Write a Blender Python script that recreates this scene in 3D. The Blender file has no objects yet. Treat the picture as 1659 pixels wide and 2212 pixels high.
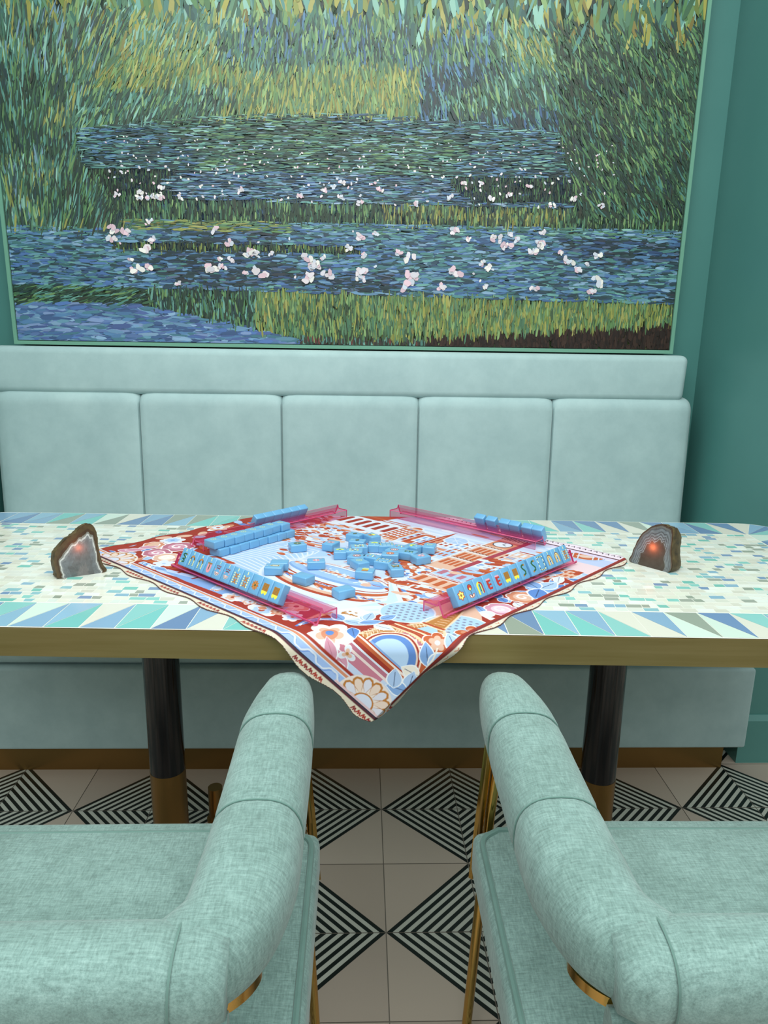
import bpy, bmesh, math, random
import numpy as np
from mathutils import Matrix, Vector
PI = math.pi
rad = math.radians
rng = random.Random(7)
nr = np.random.RandomState(11)
scene = bpy.context.scene
col = scene.collection

# ------------------------------------------------------------ camera
CAM_H = 1.226; F_PX = 1550.0; PITCH = rad(13.9); YAW = rad(1.85); ROLL = rad(0.9)
CAM_R = Matrix.Rotation(-YAW, 3, 'Z') @ Matrix.Rotation(PI/2 - PITCH, 3, 'X') @ Matrix.Rotation(ROLL, 3, 'Z')
cd = bpy.data.cameras.new('camera'); cam = bpy.data.objects.new('camera', cd); col.objects.link(cam)
cd.sensor_fit = 'VERTICAL'; cd.sensor_height = 24.0; cd.lens = 24.0 * F_PX / 2212.0
cd.clip_start = 0.02; cd.clip_end = 50
cam.matrix_world = Matrix.Translation((0, 0, CAM_H)) @ CAM_R.to_4x4()
scene.camera = cam

# ------------------------------------------------------------ world, lights, exposure
scene.view_settings.view_transform = 'Standard'; scene.view_settings.look = 'None'
scene.view_settings.gamma = 1.0; scene.view_settings.use_curve_mapping = False
scene.view_settings.exposure = 0.0
w = bpy.data.worlds.new('room_light'); scene.world = w; w.use_nodes = True
nt = w.node_tree; nt.nodes.clear()
wo = nt.nodes.new('ShaderNodeOutputWorld'); wb = nt.nodes.new('ShaderNodeBackground')
tc = nt.nodes.new('ShaderNodeTexCoord'); sx = nt.nodes.new('ShaderNodeSeparateXYZ'); rp = nt.nodes.new('ShaderNodeValToRGB')
mp = nt.nodes.new('ShaderNodeMapRange'); mp.inputs[1].default_value = -1; mp.inputs[2].default_value = 1
rp.color_ramp.elements[0].position = 0.0; rp.color_ramp.elements[0].color = (0.05, 0.05, 0.045, 1)
rp.color_ramp.elements[1].position = 1.0; rp.color_ramp.elements[1].color = (0.95, 1.0, 0.98, 1)
e = rp.color_ramp.elements.new(0.46); e.color = (0.07, 0.07, 0.06, 1)
e = rp.color_ramp.elements.new(0.62); e.color = (0.34, 0.38, 0.37, 1)
nt.links.new(tc.outputs['Generated'], sx.inputs[0]); nt.links.new(sx.outputs[2], mp.inputs[0])
nt.links.new(mp.outputs[0], rp.inputs[0]); nt.links.new(rp.outputs[0], wb.inputs[0]); nt.links.new(wb.outputs[0], wo.inputs[0])
wb.inputs[1].default_value = 1.15
def area(name, loc, rot, sx_, sy_, power, color=(1, 1, 1)):
    l = bpy.data.lights.new(name, 'AREA'); l.shape = 'RECTANGLE'; l.size = sx_; l.size_y = sy_; l.energy = power; l.color = color
    o = bpy.data.objects.new(name, l); o.location = loc; o.rotation_euler = rot; col.objects.link(o); return o
area('overhead_fill', (0.0, 1.25, 2.85), (0, 0, 0), 2.0, 1.4, 25, (0.93, 1.0, 0.98))  # unseen area light added for soft light from above the table
area('overhead_fill', (0.0, -0.9, 2.85), (rad(42), 0, 0), 2.8, 1.6, 62, (0.95, 1.0, 0.98))  # unseen fill behind the camera, added and tilted to brighten walls and backrest

# ------------------------------------------------------------ helpers
def lin(c):
    if isinstance(c, str):
        c = [int(c[i:i+2], 16)/255 for i in (0, 2, 4)]
    return tuple((x/12.92 if x <= 0.04045 else ((x+0.055)/1.055)**2.4) for x in c[:3]) + (1.0,)
def ray(px, py):
    return CAM_R @ Vector(((px-829.5)/F_PX, -(py-1106.0)/F_PX, -1.0))
def onz(px, py, z):
    d = ray(px, py); t = (z-CAM_H)/d.z; return Vector((0, 0, CAM_H)) + d*t
def bsdf(name, base=(.8, .8, .8, 1), rough=.5, metal=0.0, **kw):
    m = bpy.data.materials.new(name); m.use_nodes = True
    b = m.node_tree.nodes['Principled BSDF']
    b.inputs['Base Color'].default_value = base; b.inputs['Roughness'].default_value = rough; b.inputs['Metallic'].default_value = metal
    for k, v in kw.items(): b.inputs[k.replace('_', ' ')].default_value = v
    return m
def N(m, t, **kw):
    n = m.node_tree.nodes.new(t)
    for k, v in kw.items(): setattr(n, k, v)
    return n
def L(m, a, b): m.node_tree.links.new(a, b)
def noise_color(m, stops, scale=(1, 1, 1), nscale=5.0, detail=4, coord='Object', rough=.55):
    t = N(m, 'ShaderNodeTexCoord'); mpn = N(m, 'ShaderNodeMapping'); mpn.inputs['Scale'].default_value = scale
    n = N(m, 'ShaderNodeTexNoise'); n.inputs['Scale'].default_value = nscale; n.inputs['Detail'].default_value = detail; n.inputs['Roughness'].default_value = rough
    r = N(m, 'ShaderNodeValToRGB')
    while len(r.color_ramp.elements) < len(stops): r.color_ramp.elements.new(.5)
    for el, (p, c) in zip(r.color_ramp.elements, stops): el.position = p; el.color = c
    L(m, t.outputs[coord], mpn.inputs[0]); L(m, mpn.outputs[0], n.inputs['Vector']); L(m, n.outputs['Fac'], r.inputs[0])
    return r, n, mpn
def bump(m, fac, strength=.2, dist=.001):
    b = N(m, 'ShaderNodeBump'); b.inputs['Strength'].default_value = strength; b.inputs['Distance'].default_value = dist
    L(m, fac, b.inputs['Height']); L(m, b.outputs[0], m.node_tree.nodes['Principled BSDF'].inputs['Normal']); return b
def attr_mat(name, rough=.4, **kw):
    m = bsdf(name, rough=rough, **kw); a = N(m, 'ShaderNodeAttribute'); a.attribute_name = 'Col'
    L(m, a.outputs['Color'], m.node_tree.nodes['Principled BSDF'].inputs['Base Color']); return m
def link(name, me, m=None, parent=None, smooth=False):
    o = bpy.data.objects.new(name, me); col.objects.link(o)
    if m is not None:
        for mm in (m if isinstance(m, (list, tuple)) else [m]): me.materials.append(mm)
    if smooth:
        me.polygons.foreach_set('use_smooth', [True]*len(me.polygons))
    if parent: o.parent = parent
    return o
def obj(name, bm, m, parent=None, smooth=True, angle=35):
    me = bpy.data.meshes.new(name); bmesh.ops.recalc_face_normals(bm, faces=bm.faces); bm.to_mesh(me); bm.free()
    o = link(name, me, m, parent, smooth)
    if smooth:
        try: me.set_sharp_from_angle(angle=rad(angle))
        except Exception: pass
    return o
def tag(o, label=None, cat=None, group=None, kind=None):
    if label: o['label'] = label
    if cat: o['category'] = cat
    if group: o['group'] = group
    if kind: o['kind'] = kind
    return o
def thing(name, label, cat, mat=Matrix.Identity(4), group=None):
    o = bpy.data.objects.new(name, None); col.objects.link(o); o.empty_display_size = .05; o.matrix_world = mat
    return tag(o, label, cat, group)
def box(bm, x0, x1, y0, y1, z0, z1, bev=0, seg=3, M=None):
    r = bmesh.ops.create_cube(bm, size=1)
    vs = r['verts']
    bmesh.ops.scale(bm, vec=(x1-x0, y1-y0, z1-z0), verts=vs)
    bmesh.ops.translate(bm, vec=((x0+x1)/2, (y0+y1)/2, (z0+z1)/2), verts=vs)
    es = list({e for v in vs for e in v.link_edges})
    if bev:
        rr = bmesh.ops.bevel(bm, geom=es, offset=bev, segments=seg, profile=.5, affect='EDGES')
        vs = [v for v in rr['verts']] 
    if M is not None: bmesh.ops.transform(bm, matrix=M, verts=list({v for v in bm.verts if v in set(vs)} ) )
    return vs
def newbox(x0, x1, y0, y1, z0, z1, bev=0, seg=3):
    bm = bmesh.new(); box(bm, x0, x1, y0, y1, z0, z1, bev, seg); return bm
def extrude_profile(bm, pts, x0, x1, M=None):
    """closed profile pts (y,z) swept along x"""
    a = [bm.verts.new((x0, y, z)) for y, z in pts]; b = [bm.verts.new((x1, y, z)) for y, z in pts]
    n = len(pts); bm.faces.new(a); bm.faces.new(b[::-1])
    for i in range(n): bm.faces.new((a[i], a[(i+1) % n], b[(i+1) % n], b[i]))
def sweep(bm, path, ring, up=Vector((0, 0, 1)), closed=False, cap=True):
    """path: Vectors; ring(i)->[(side, up)]; frames horizontal"""
    rings = []; n = len(path)
    for i, p in enumerate(path):
        a = path[(i-1) % n] if (closed or i > 0) else path[i]; b = path[(i+1) % n] if (closed or i < n-1) else path[i]
        t = (b-a).normalized(); s = t.cross(up).normalized(); u = s.cross(t).normalized()
        rings.append([bm.verts.new(p + s*q[0] + u*q[1]) for q in ring(i)])
    m = len(rings[0])
    for i in range(n if closed else n-1):
        r0, r1 = rings[i], rings[(i+1) % n]
        for j in range(m): bm.faces.new((r0[j], r0[(j+1) % m], r1[(j+1) % m], r1[j]))
    if cap and not closed: bm.faces.new(rings[0][::-1]); bm.faces.new(rings[-1])
def circ(r, k=12): return [(r*math.cos(2*PI*j/k), r*math.sin(2*PI*j/k)) for j in range(k)]
def cyl(bm, x, y, z0, z1, r, k=40, r2=None):
    r2 = r if r2 is None else r2
    a = [bm.verts.new((x+r*math.cos(2*PI*j/k), y+r*math.sin(2*PI*j/k), z0)) for j in range(k)]
    b = [bm.verts.new((x+r2*math.cos(2*PI*j/k), y+r2*math.sin(2*PI*j/k), z1)) for j in range(k)]
    bm.faces.new(a[::-1]); bm.faces.new(b)
    for j in range(k): bm.faces.new((a[j], a[(j+1) % k], b[(j+1) % k], b[j]))
def color_mesh(name, verts, faces, cols, attr='Col'):
    """verts list, faces list of index tuples, cols per face (linear rgba)"""
    me = bpy.data.meshes.new(name); me.from_pydata(verts, [], faces); me.update()
    ca = me.color_attributes.new(attr, 'FLOAT_COLOR', 'CORNER')
    lt = np.zeros(len(faces), np.int32); me.polygons.foreach_get('loop_total', lt)
    arr = np.repeat(np.array(cols, np.float32), lt, axis=0); ca.data.foreach_set('color', arr.ravel())
    return me

# ------------------------------------------------------------ materials
M_wall = bsdf('green_wall_paint', lin('417a6c'), .42)
r_, n_, _ = noise_color(M_wall, [(.3, lin('4e8580')), (.7, lin('548c86'))], nscale=2.5); L(M_wall, r_.outputs[0], M_wall.node_tree.nodes['Principled BSDF'].inputs['Base Color'])
def velvet(name, a, b):
    m = bsdf(name, rough=.9); r, n, _ = noise_color(m, [(.32, lin(a)), (.68, lin(b))], nscale=9, detail=10, rough=.7)
    L(m, r.outputs[0], m.node_tree.nodes['Principled BSDF'].inputs['Base Color'])
    bs = m.node_tree.nodes['Principled BSDF']; bs.inputs['Sheen Weight'].default_value = .25; bs.inputs['Sheen Roughness'].default_value = .4
    n2 = N(m, 'ShaderNodeTexNoise'); n2.inputs['Scale'].default_value = 420; bump(m, n2.outputs['Fac'], .12, .0006); return m
M_velvet = velvet('pale_blue_green_velvet', '9fbabb', 'afc9c9')
def heather(name):
    m = bsdf(name, rough=.95); bs = m.node_tree.nodes['Principled BSDF']
    bs.inputs['Sheen Weight'].default_value = .2
    r1, n1, _ = noise_color(m, [(.30, lin('526b64')), (.5, lin('7b9c94')), (.72, lin('9fbfb7'))], scale=(60, 420, 60), nscale=1.0, detail=5, rough=.75)
    r2, n2, _ = noise_color(m, [(.30, lin('5a746e')), (.5, lin('809f99')), (.72, lin('a2c1ba'))], scale=(420, 60, 420), nscale=1.0, detail=5, rough=.75)
    mx = N(m, 'ShaderNodeMix', data_type='RGBA'); mx.inputs[0].default_value = .5
    L(m, r1.outputs[0], mx.inputs[6]); L(m, r2.outputs[0], mx.inputs[7])
    r3, n3, _ = noise_color(m, [(.35, (.8, .8, .8, 1)), (.7, (1.09, 1.06, 1.08, 1))], nscale=14, detail=6, rough=.7)
    mm = N(m, 'ShaderNodeMix', data_type='RGBA', blend_type='MULTIPLY'); mm.inputs[0].default_value = 1
    L(m, mx.outputs[2], mm.inputs[6]); L(m, r3.outputs[0], mm.inputs[7]); L(m, mm.outputs[2], bs.inputs['Base Color'])
    ad = N(m, 'ShaderNodeMath', operation='ADD'); L(m, n1.outputs['Fac'], ad.inputs[0]); L(m, n2.outputs['Fac'], ad.inputs[1])
    bump(m, ad.outputs[0], .35, .0008); return m
M_fabric = heather('sage_heathered_upholstery')
M_piping = velvet('sage_piping', '5f8078', '6e8f87')
M_brass = bsdf('brushed_brass_edge', lin('a48b58'), .45, .7)
r_, n_, _ = noise_color(M_brass, [(.3, lin('97804f')), (.7, lin('a68e5e'))], scale=(2, 40, 40), nscale=2); L(M_brass, r_.outputs[0], M_brass.node_tree.nodes['Principled BSDF'].inputs['Base Color'])
M_brassp = bsdf('polished_brass', lin('c9a15a'), .14, 1.0)
M_brassd = bsdf('satin_brass', lin('8b6c3e'), .35, .9)
M_black = bsdf('gloss_black_lacquer', (.006, .006, .007, 1), .12)
M_resin = attr_mat('blue_resin_tile', rough=.28, Coat_Weight=.4, Coat_Roughness=.1)
M_resin.node_tree.nodes['Principled BSDF'].inputs['Subsurface Weight'].default_value = .0
M_top = attr_mat('glazed_mosaic', rough=.16)
M_floor = attr_mat('cement_tile', rough=.38)
M_mat = attr_mat('printed_mat_fabric', rough=.75)
M_paint = attr_mat('oil_paint', rough=.42)
M_canvas = bsdf('canvas_edge', lin('3f6a58'), .6)
M_frame = bsdf('pale_green_frame', lin('6fa38d'), .45)
M_acr = bpy.data.materials.new('pink_acrylic'); M_acr.use_nodes = True
def _ac():
    m = M_acr; b = m.node_tree.nodes['Principled BSDF']; b.inputs['Base Color'].default_value = lin('d8487c'); b.inputs['Roughness'].default_value = .08
    t = N(m, 'ShaderNodeBsdfTransparent'); t.inputs[0].default_value = (.98, .87, .92, 1); ms = N(m, 'ShaderNodeMixShader')
    lw = N(m, 'ShaderNodeLayerWeight'); lw.inputs[0].default_value = .35; mr = N(m, 'ShaderNodeMapRange'); mr.inputs[3].default_value = .08; mr.inputs[4].default_value = .30
    L(m, lw.outputs['Fresnel'], mr.inputs[0]); L(m, mr.outputs[0], ms.inputs[0]); L(m, t.outputs[0], ms.inputs[1]); L(m, b.outputs[0], ms.inputs[2]); L(m, ms.outputs[0], m.node_tree.nodes['Material Output'].inputs[0])
_ac()
M_acre = bsdf('magenta_acrylic_edge', lin('cf4f7d'), .15)
M_acre = bsdf('magenta_acrylic_edge', lin('d4507f'), .15)

# ------------------------------------------------------------ floor: patterned cement tiles
TS = 0.2025; FX0 = 0.059; FY0 = 1.661
def build_floor():
    V = []; Fc = []; C = []
    pink = ['b3a799', 'b8ac9e', 'afa396', 'bbb0a2']; black = lin('0b1512'); pale = lin('bcc1b6'); grout = lin('7a746a')
    def poly(pts, c, z):
        i = len(V); V.extend([(p[0], p[1], z) for p in pts]); Fc.append(tuple(range(i, i+len(pts)))); C.append(c)
    poly([(-2.6, -1.2), (2.6, -1.2), (2.6, 2.6), (-2.6, 2.6)], grout, -0.0012)
    g = .0011; ns = 8
    for i in range(-12, 12):
        for j in range(-13, 5):
            x0 = FX0 + i*TS; y0 = FY0 + j*TS; S = TS - 2*g
            # the meeting corner of two bare halves: vertices at even columns, odd/even rows
            ax = 0 if (i % 2 == 0) else 1          # x side of the diagonal foot on the horizontal line
            ay = 0 if (j % 2 == 0) else 1
            def T(a, b):                            # a,b in 0..1 measured from the plain corner column and row
                X = a if ax == 0 else 1-a; Y = b if ay == 0 else 1-b
                return (x0+g+X*S, y0+g+Y*S)
            k = rng.choice(pink); j_ = rng.uniform(.97, 1.03); pk = tuple(v*j_ for v in lin(k)[:3])+(1,)
            # plain triangle: (0,0),(0,1),(1,1) ; striped triangle (0,0),(1,0),(1,1) with stripes parallel to its hypotenuse
            poly([T(0, 0), T(0, 1), T(1, 1)], pk, 0)
            for s in range(ns*2):
                d0 = s/(ns*2); d1 = (s+1)/(ns*2)
                c = black if s % 2 == 0 else pale
                poly([T(d0, 0), T(d1, 0), T(1, 1-d1), T(1, 1-d0)] if d1 < 1 else [T(d0, 0), T(1, 0), T(1, 1-d0)], c, 0)
    me = color_mesh('floor', V, Fc, C); o = link('floor', me, M_floor); tag(o, kind='structure')
    return o
build_floor()

# ------------------------------------------------------------ walls of the alcove
AX0, AX1, AY0, AY1 = -1.20, 1.122, 1.885, 2.42
tag(obj('wall_back', newbox(AX0-.1, AX1+.1, AY1, AY1+.1, 0, 3.0), M_wall), kind='structure')
tag(obj('wall_right', newbox(AX1, AX1+1.4, AY0, AY1, 0, 3.0), M_wall), kind='structure')
tag(obj('wall_left', newbox(AX0-1.4, AX0, AY0, AY1, 0, 3.0), M_wall), kind='structure')
for side, x0, x1 in (('right', AX1, AX1+1.4), ('left', AX0-1.4, AX0)):
    bm = bmesh.new(); extrude_profile(bm, [(AY0, 0), (AY0-.016, 0), (AY0-.016, .138), (AY0-.004, .152), (AY0, .152)], x0, x1)
    tag(obj('baseboard_'+side, bm, M_wall), kind='structure')

# ------------------------------------------------------------ painting (loose dabs of green, blue and gold)
def build_painting():
    x0, x1, z0, z1 = -1.085, .992, 1.190, 2.62; yb = AY1-.062; lean = .012
    root = thing('painting', 'huge framed oil painting of loose green and blue brush dabs above the banquette', 'painting', Matrix.Translation((0, yb, z0)))
    W = x1-x0; Hh = z1-z0
    obj('canvas', newbox(x0+.004, x1-.004, 0, .035, .003, Hh-.003), M_canvas, root)
    bm = bmesh.new(); t = .011
    for a in ((x0-t, x0, -.008, .05, -t, Hh+t), (x1, x1+t, -.008, .05, -t, Hh+t), (x0, x1, -.008, .05, -t, 0), (x0, x1, -.008, .05, Hh, Hh+t)): box(bm, *a)
    obj('frame', bm, M_frame, root, smooth=False)
    dark = ['16251f', '1c2f28', '1a2838', '23332a', '2a2420', '11201c']
    green = ['3b5f43', '4f7a4c', '6d8f58', '2d4a3a', '84a36a', '557f63', '3a6a58']
    gold = ['838a44', '9a9648', '6f7f3c', 'a8a45e', '7c7038']
    blue = ['3c5c88', '4f78a0', '6e95b5', '2f456f', '88a8c4', '4a6aa6', '5f8c9c', '3f6f78']
    teal = ['4c8078', '6ba095', '3a655f', '8ab8a8', '2f5550']
    brown = ['241a17', '2f201a', '1d1512', '3a2820']
    pale = ['dcd8e0', 'eadfe4', 'cfd6e2', 'e4c4cf', 'f0ece6']
    V = []; Fc = []; C = []
    def dab(x, z, l, wd, ang, c, dy):
        ca, sa = math.cos(ang), math.sin(ang); i = len(V); jit = rng.uniform(.85, 1.15)
        for a, b in ((-1, -.35), (-.55, -1), (.5, -.9), (1, -.1), (.75, .8), (-.4, 1), (-.9, .5)):
            a *= l/2*rng.uniform(.8, 1.15); b *= wd/2*rng.uniform(.7, 1.2)
            X = min(max(x+a*ca-b*sa, x0+.002), x1-.002); Z = min(max(z+a*sa+b*ca, .002), Hh-.002)
            V.append((X, dy, Z))
        Fc.append(tuple(range(i, i+7))); cc = lin(c) if isinstance(c, str) else c; C.append((cc[0]*jit, cc[1]*jit, cc[2]*jit, 1))
    def pk(p):
        c = lin(rng.choice(p)); m = [sum(lin(q)[k] for q in p)/len(p) for k in range(3)]; return tuple(1.16*(.76*c[k]+.24*m[k]) for k in range(3))
    # underpainting
    V += [(x0, -.001, 0), (x1, -.001, 0), (x1, -.001, Hh), (x0, -.001, Hh)]; Fc.append((0, 1, 2, 3)); C.append(lin('1c2c28'))
    for k in range(5200):
        u = rng.random(); h = rng.random()*.95; n = math.sin(u*9+h*7)+.6*math.sin(u*23-h*13+1)
        hz = (h < .57 and h > .36 and .16 < u < .86) or .155 < h < .34 or (h < .11 and u < .35)
        c = rng.choice(['2f4a66', '3c5a78', '2a4450', '355a5c', '26384c', '44608a'] if hz else (['2c4634', '3c5a40', '1e2e26', '4a6644', '30504a'] if not h < .16 else ['3c5230', '2c3e28', '5a6a34']))
        dab(x0+u*W, h, rng.uniform(.05, .12), rng.uniform(.014, .03), rad(rng.uniform(-6, 6) if hz else 90+40*(u-.5)+rng.uniform(-16, 16)), c, -.0011)
    zones = 52000
    for k in range(zones):
        u = rng.random(); h = rng.random()*.92      # h: metres above the lower edge
        if h > .86 and rng.random() < .3: continue
        x = x0+u*W; z = h
        n = math.sin(u*9+h*7)+.6*math.sin(u*23-h*13+1)+.4*math.sin(h*41+u*5)
        lb = .58+.09*math.sin(u*PI)                  # far bank height
        leftb = u < .16+.05*math.sin(h*8) and h > .34
        rightb = u > .86-.10*max(0, h-.5)*3+.03*math.sin(h*9) and h > .40
        dy = -.0012-.0035*rng.random()
        if leftb:
            p = green+teal+dark+gold[:2]+['6f8fa8'] if n > -.4 else dark+green[:3]+teal[:2]
            dab(x, z, rng.uniform(.03, .08), rng.uniform(.003, .007), rad(90-30*(u/.2)+rng.uniform(-14, 14)), pk(p), dy)
        elif rightb:
            p = green+dark if n > .1 else dark+green[:4]+teal[:1]
            dab(x, z, rng.uniform(.02, .055), rng.uniform(.003, .007), rad(118+rng.uniform(-22, 22)), pk(p), dy)
        elif h > lb:
            if h > .80+.0*u: p = green+gold+teal if n > 0 else green+dark[:3]+blue[:2]
            else: p = (gold+green) if (n > .5 or .45 < u < .6) else (green+dark+teal if n > -.6 else dark+blue[:2]+teal[:2])
            dab(x, z, rng.uniform(.02, .06), rng.uniform(.003, .008), rad(90+60*(u-.5)*1.4+rng.uniform(-20, 20)), pk(p), dy)
        elif h > .505:
            p = teal+green[:3]+blue[4:5]+dark if n > 0 else dark+blue[:3]+teal
            dab(x, z, rng.uniform(.015, .05), rng.uniform(.002, .005), rad(rng.uniform(-5, 5)), pk(p), dy)
        elif h > .42:
            if n > -.2: dab(x, z, rng.uniform(.015, .05), rng.uniform(.002, .005), rad(rng.uniform(-5, 5)), pk(blue+dark+teal[:2]+['9ab0c8']), dy)
            else: dab(x, z, rng.uniform(.012, .03), rng.uniform(.002, .004), rad(90+rng.uniform(-12, 12)), pk(dark+green[:2]), dy)
        elif h > .365:
            dab(x, z, rng.uniform(.015, .04), rng.uniform(.003, .006), rad(90+rng.uniform(-9, 9)), pk(dark+green+(gold if u > .55 and n > .2 else dark[:2])), dy)
        elif h > .335:
            p = (gold+green+blue[:2]) if .12 < u < .42 else blue+teal+green[:2]
            dab(x, z, rng.uniform(.015, .05), rng.uniform(.003, .006), rad(rng.uniform(-6, 6)), pk(p), dy)
        elif h > .16-.03*(u-.4):
            if .275 < h < .30 and .15 < u < .52: dab(x, z, rng.uniform(.012, .03), rng.uniform(.003, .005), rad(90+rng.uniform(-9, 9)), pk(dark+green[:3]+gold[:1]), dy)
            else:
                p = blue+teal[:3]+dark[:3] if n > -.5 else dark+blue[:4]+teal[:1]+['53617a']
                dab(x, z, rng.uniform(.02, .055), rng.uniform(.004, .009), rad(rng.uniform(-9, 9)), pk(p), dy)
        elif u > .62 and h < .055*(u-.62)/.38+.022:
            dab(x, z, rng.uniform(.015, .04), rng.uniform(.005, .010), rad(90+rng.uniform(-14, 14)), pk(brown), dy)
        elif h < .115-.09*max(0, u-.18)/.22 and u < .42:
            dab(x, z, rng.uniform(.03, .07), rng.uniform(.006, .013), rad(rng.uniform(-10, 10)), pk(blue+['5870a0', '7c90b8', '46558c']), dy)
        elif u < .36:
            dab(x, z, rng.uniform(.015, .05), rng.uniform(.003, .007), rad((90 if u > .2 else 15)+rng.uniform(-12, 12)), pk(dark+green[:3]+teal[:2]), dy)
        elif h < .022:
            dab(x, z, .02, .006, rad(90), pk(brown+teal[:2]+['6b2a24', '2f5a4a']), dy)
        else:
            p = gold+green if n > -.6 else green+dark[:2]+gold[:2]
            dab(x, z, rng.uniform(.02, .05), rng.uniform(.003, .007), rad(90+rng.uniform(-10, 10)), pk(p), dy)
    # pale touches
    for k in range(420):
        u = .15+.74*rng.random(); h = rng.choice([rng.uniform(.42, .60), rng.uniform(.42, .60), rng.uniform(.18, .36)])
        s = .003+.014*max(0, (.62-h))/.45*rng.uniform(.3, 1.3)
        if h < .36 and rng.random() < .5: continue
        for q in range(5 if s > .008 else 1):
            dab(x0+u*W+rng.uniform(-s, s), h+rng.uniform(-s*.6, s*.6), s*1.4, s*.9, rng.uniform(0, 3), rng.choice(pale), -.0052-.0006*q)
    # top third is out of the frame: broad strokes
    for k in range(3500):
        u = rng.random(); h = rng.uniform(.88, Hh-.01); dab(x0+u*W, h, rng.uniform(.04, .10), rng.uniform(.008, .02), rad(90+rng.uniform(-25, 25)), rng.choice(green+gold+teal), -.0012-.003*rng.random())
    me = color_mesh('brushwork', V, Fc, C); o = link('brushwork', me, M_paint, root)
    root.rotation_euler = (rad(.3), 0, 0)
build_painting()

# ------------------------------------------------------------ banquette
def soft_box(x0, x1, y0, y1, z0, z1, r=.02, sub=2, bulge=0):
    bm = newbox(x0, x1, y0, y1, z0, z1, r, 4); return bm
def build_banquette():
    root = thing('banquette', 'long pale blue-green velvet banquette in the alcove, channelled back and brass plinth', 'sofa', Matrix.Translation((0, 1.8, 0)))
    def P(name, bm, m): 
        bmesh.ops.translate(bm, vec=(0, -1.8, 0), verts=bm.verts); return obj(name, bm, m, root)
    sx0, sx1 = -1.17, 1.103
    P('seat_base', newbox(sx0, sx1, 1.80, 2.40, .092, .338, .008), M_velvet)
    P('seat_cushion', newbox(sx0, sx1-.004, 1.812, 2.34, .342, .455, .022, 4), M_velvet)
    P('plinth', newbox(sx0+.03, 1.066, 1.846, 2.38, 0, .09), M_brassd)
    edges = [-1.160, -.703, -.256, .179, .612, 1.068]
    for i in range(5):
        a, b = edges[i], edges[i+1]
        bm = bmesh.new(); nx, nz = 14, 26; H0, H1 = .44, 1.044
        def prof(s):            # s 0..1 up the panel
            z = H0+(H1-H0)*s; y = 2.262+.028*s
            d = (H1-z)
            if d < .045: y += .045-math.sqrt(max(0, .045**2-(.045-d)**2))
            return y, z
        ss = [k/nz*.92 for k in range(nz)]+[.92+.08*math.sin(PI/2*k/8) for k in range(9)]
        grid = []
        xs = [0, .004, .012, .022]+[ .022+(b-a-.044)*k/nx for k in range(1, nx)]+[b-a-.022, b-a-.012, b-a-.004, b-a]
        for s in ss:
            y, z = prof(s); row = []
            for x in xs:
                e = min(x, b-a-x)/(b-a); ed = min(x, b-a-x)
                rr = .016 if not (i == 4 and x > .2) and not (i == 0 and x < .2) else .035
                dy = rr-math.sqrt(max(0, rr**2-(rr-min(ed, rr))**2))
                zz = z - (.012 if s > .9 else 0)*max(0, 1-ed/.03)*(s-.9)/.1
                row.append(bm.verts.new((a+x, y+dy, zz)))
            grid.append(row)
        for p in range(len(grid)-1):
            for q in range(len(xs)-1): bm.faces.new((grid[p][q], grid[p][q+1], grid[p+1][q+1], grid[p+1][q]))
        # back body
        back = []
        for row in grid: back.append((bm.verts.new((row[0].co.x, 2.39, row[0].co.z)), bm.verts.new((row[-1].co.x, 2.39, row[-1].co.z))))
        for p in range(len(grid)-1):
            bm.faces.new((grid[p][0], grid[p+1][0], back[p+1][0], back[p][0])); bm.faces.new((grid[p][-1], back[p][1], back[p+1][1], grid[p+1][-1]))
            bm.faces.new((back[p][0], back[p+1][0], back[p+1][1], back[p][1]))
        bm.faces.new(grid[-1][:]+[back[-1][1], back[-1][0]]); bm.faces.new(grid[0][::-1]+[back[0][0], back[0][1]])
        P('back_panel', bm, M_velvet)
    bm = newbox(sx0, 1.048, 2.30, 2.40, 1.03, 1.174, .022, 5)
    for v in bm.verts:
        if v.co.x > .9: v.co.x -= (1.174-v.co.z)*.09
        if v.co.y < 2.34: v.co.y += (v.co.z-1.03)*.12
    P('head_roll', bm, M_velvet)
build_banquette()

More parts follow.
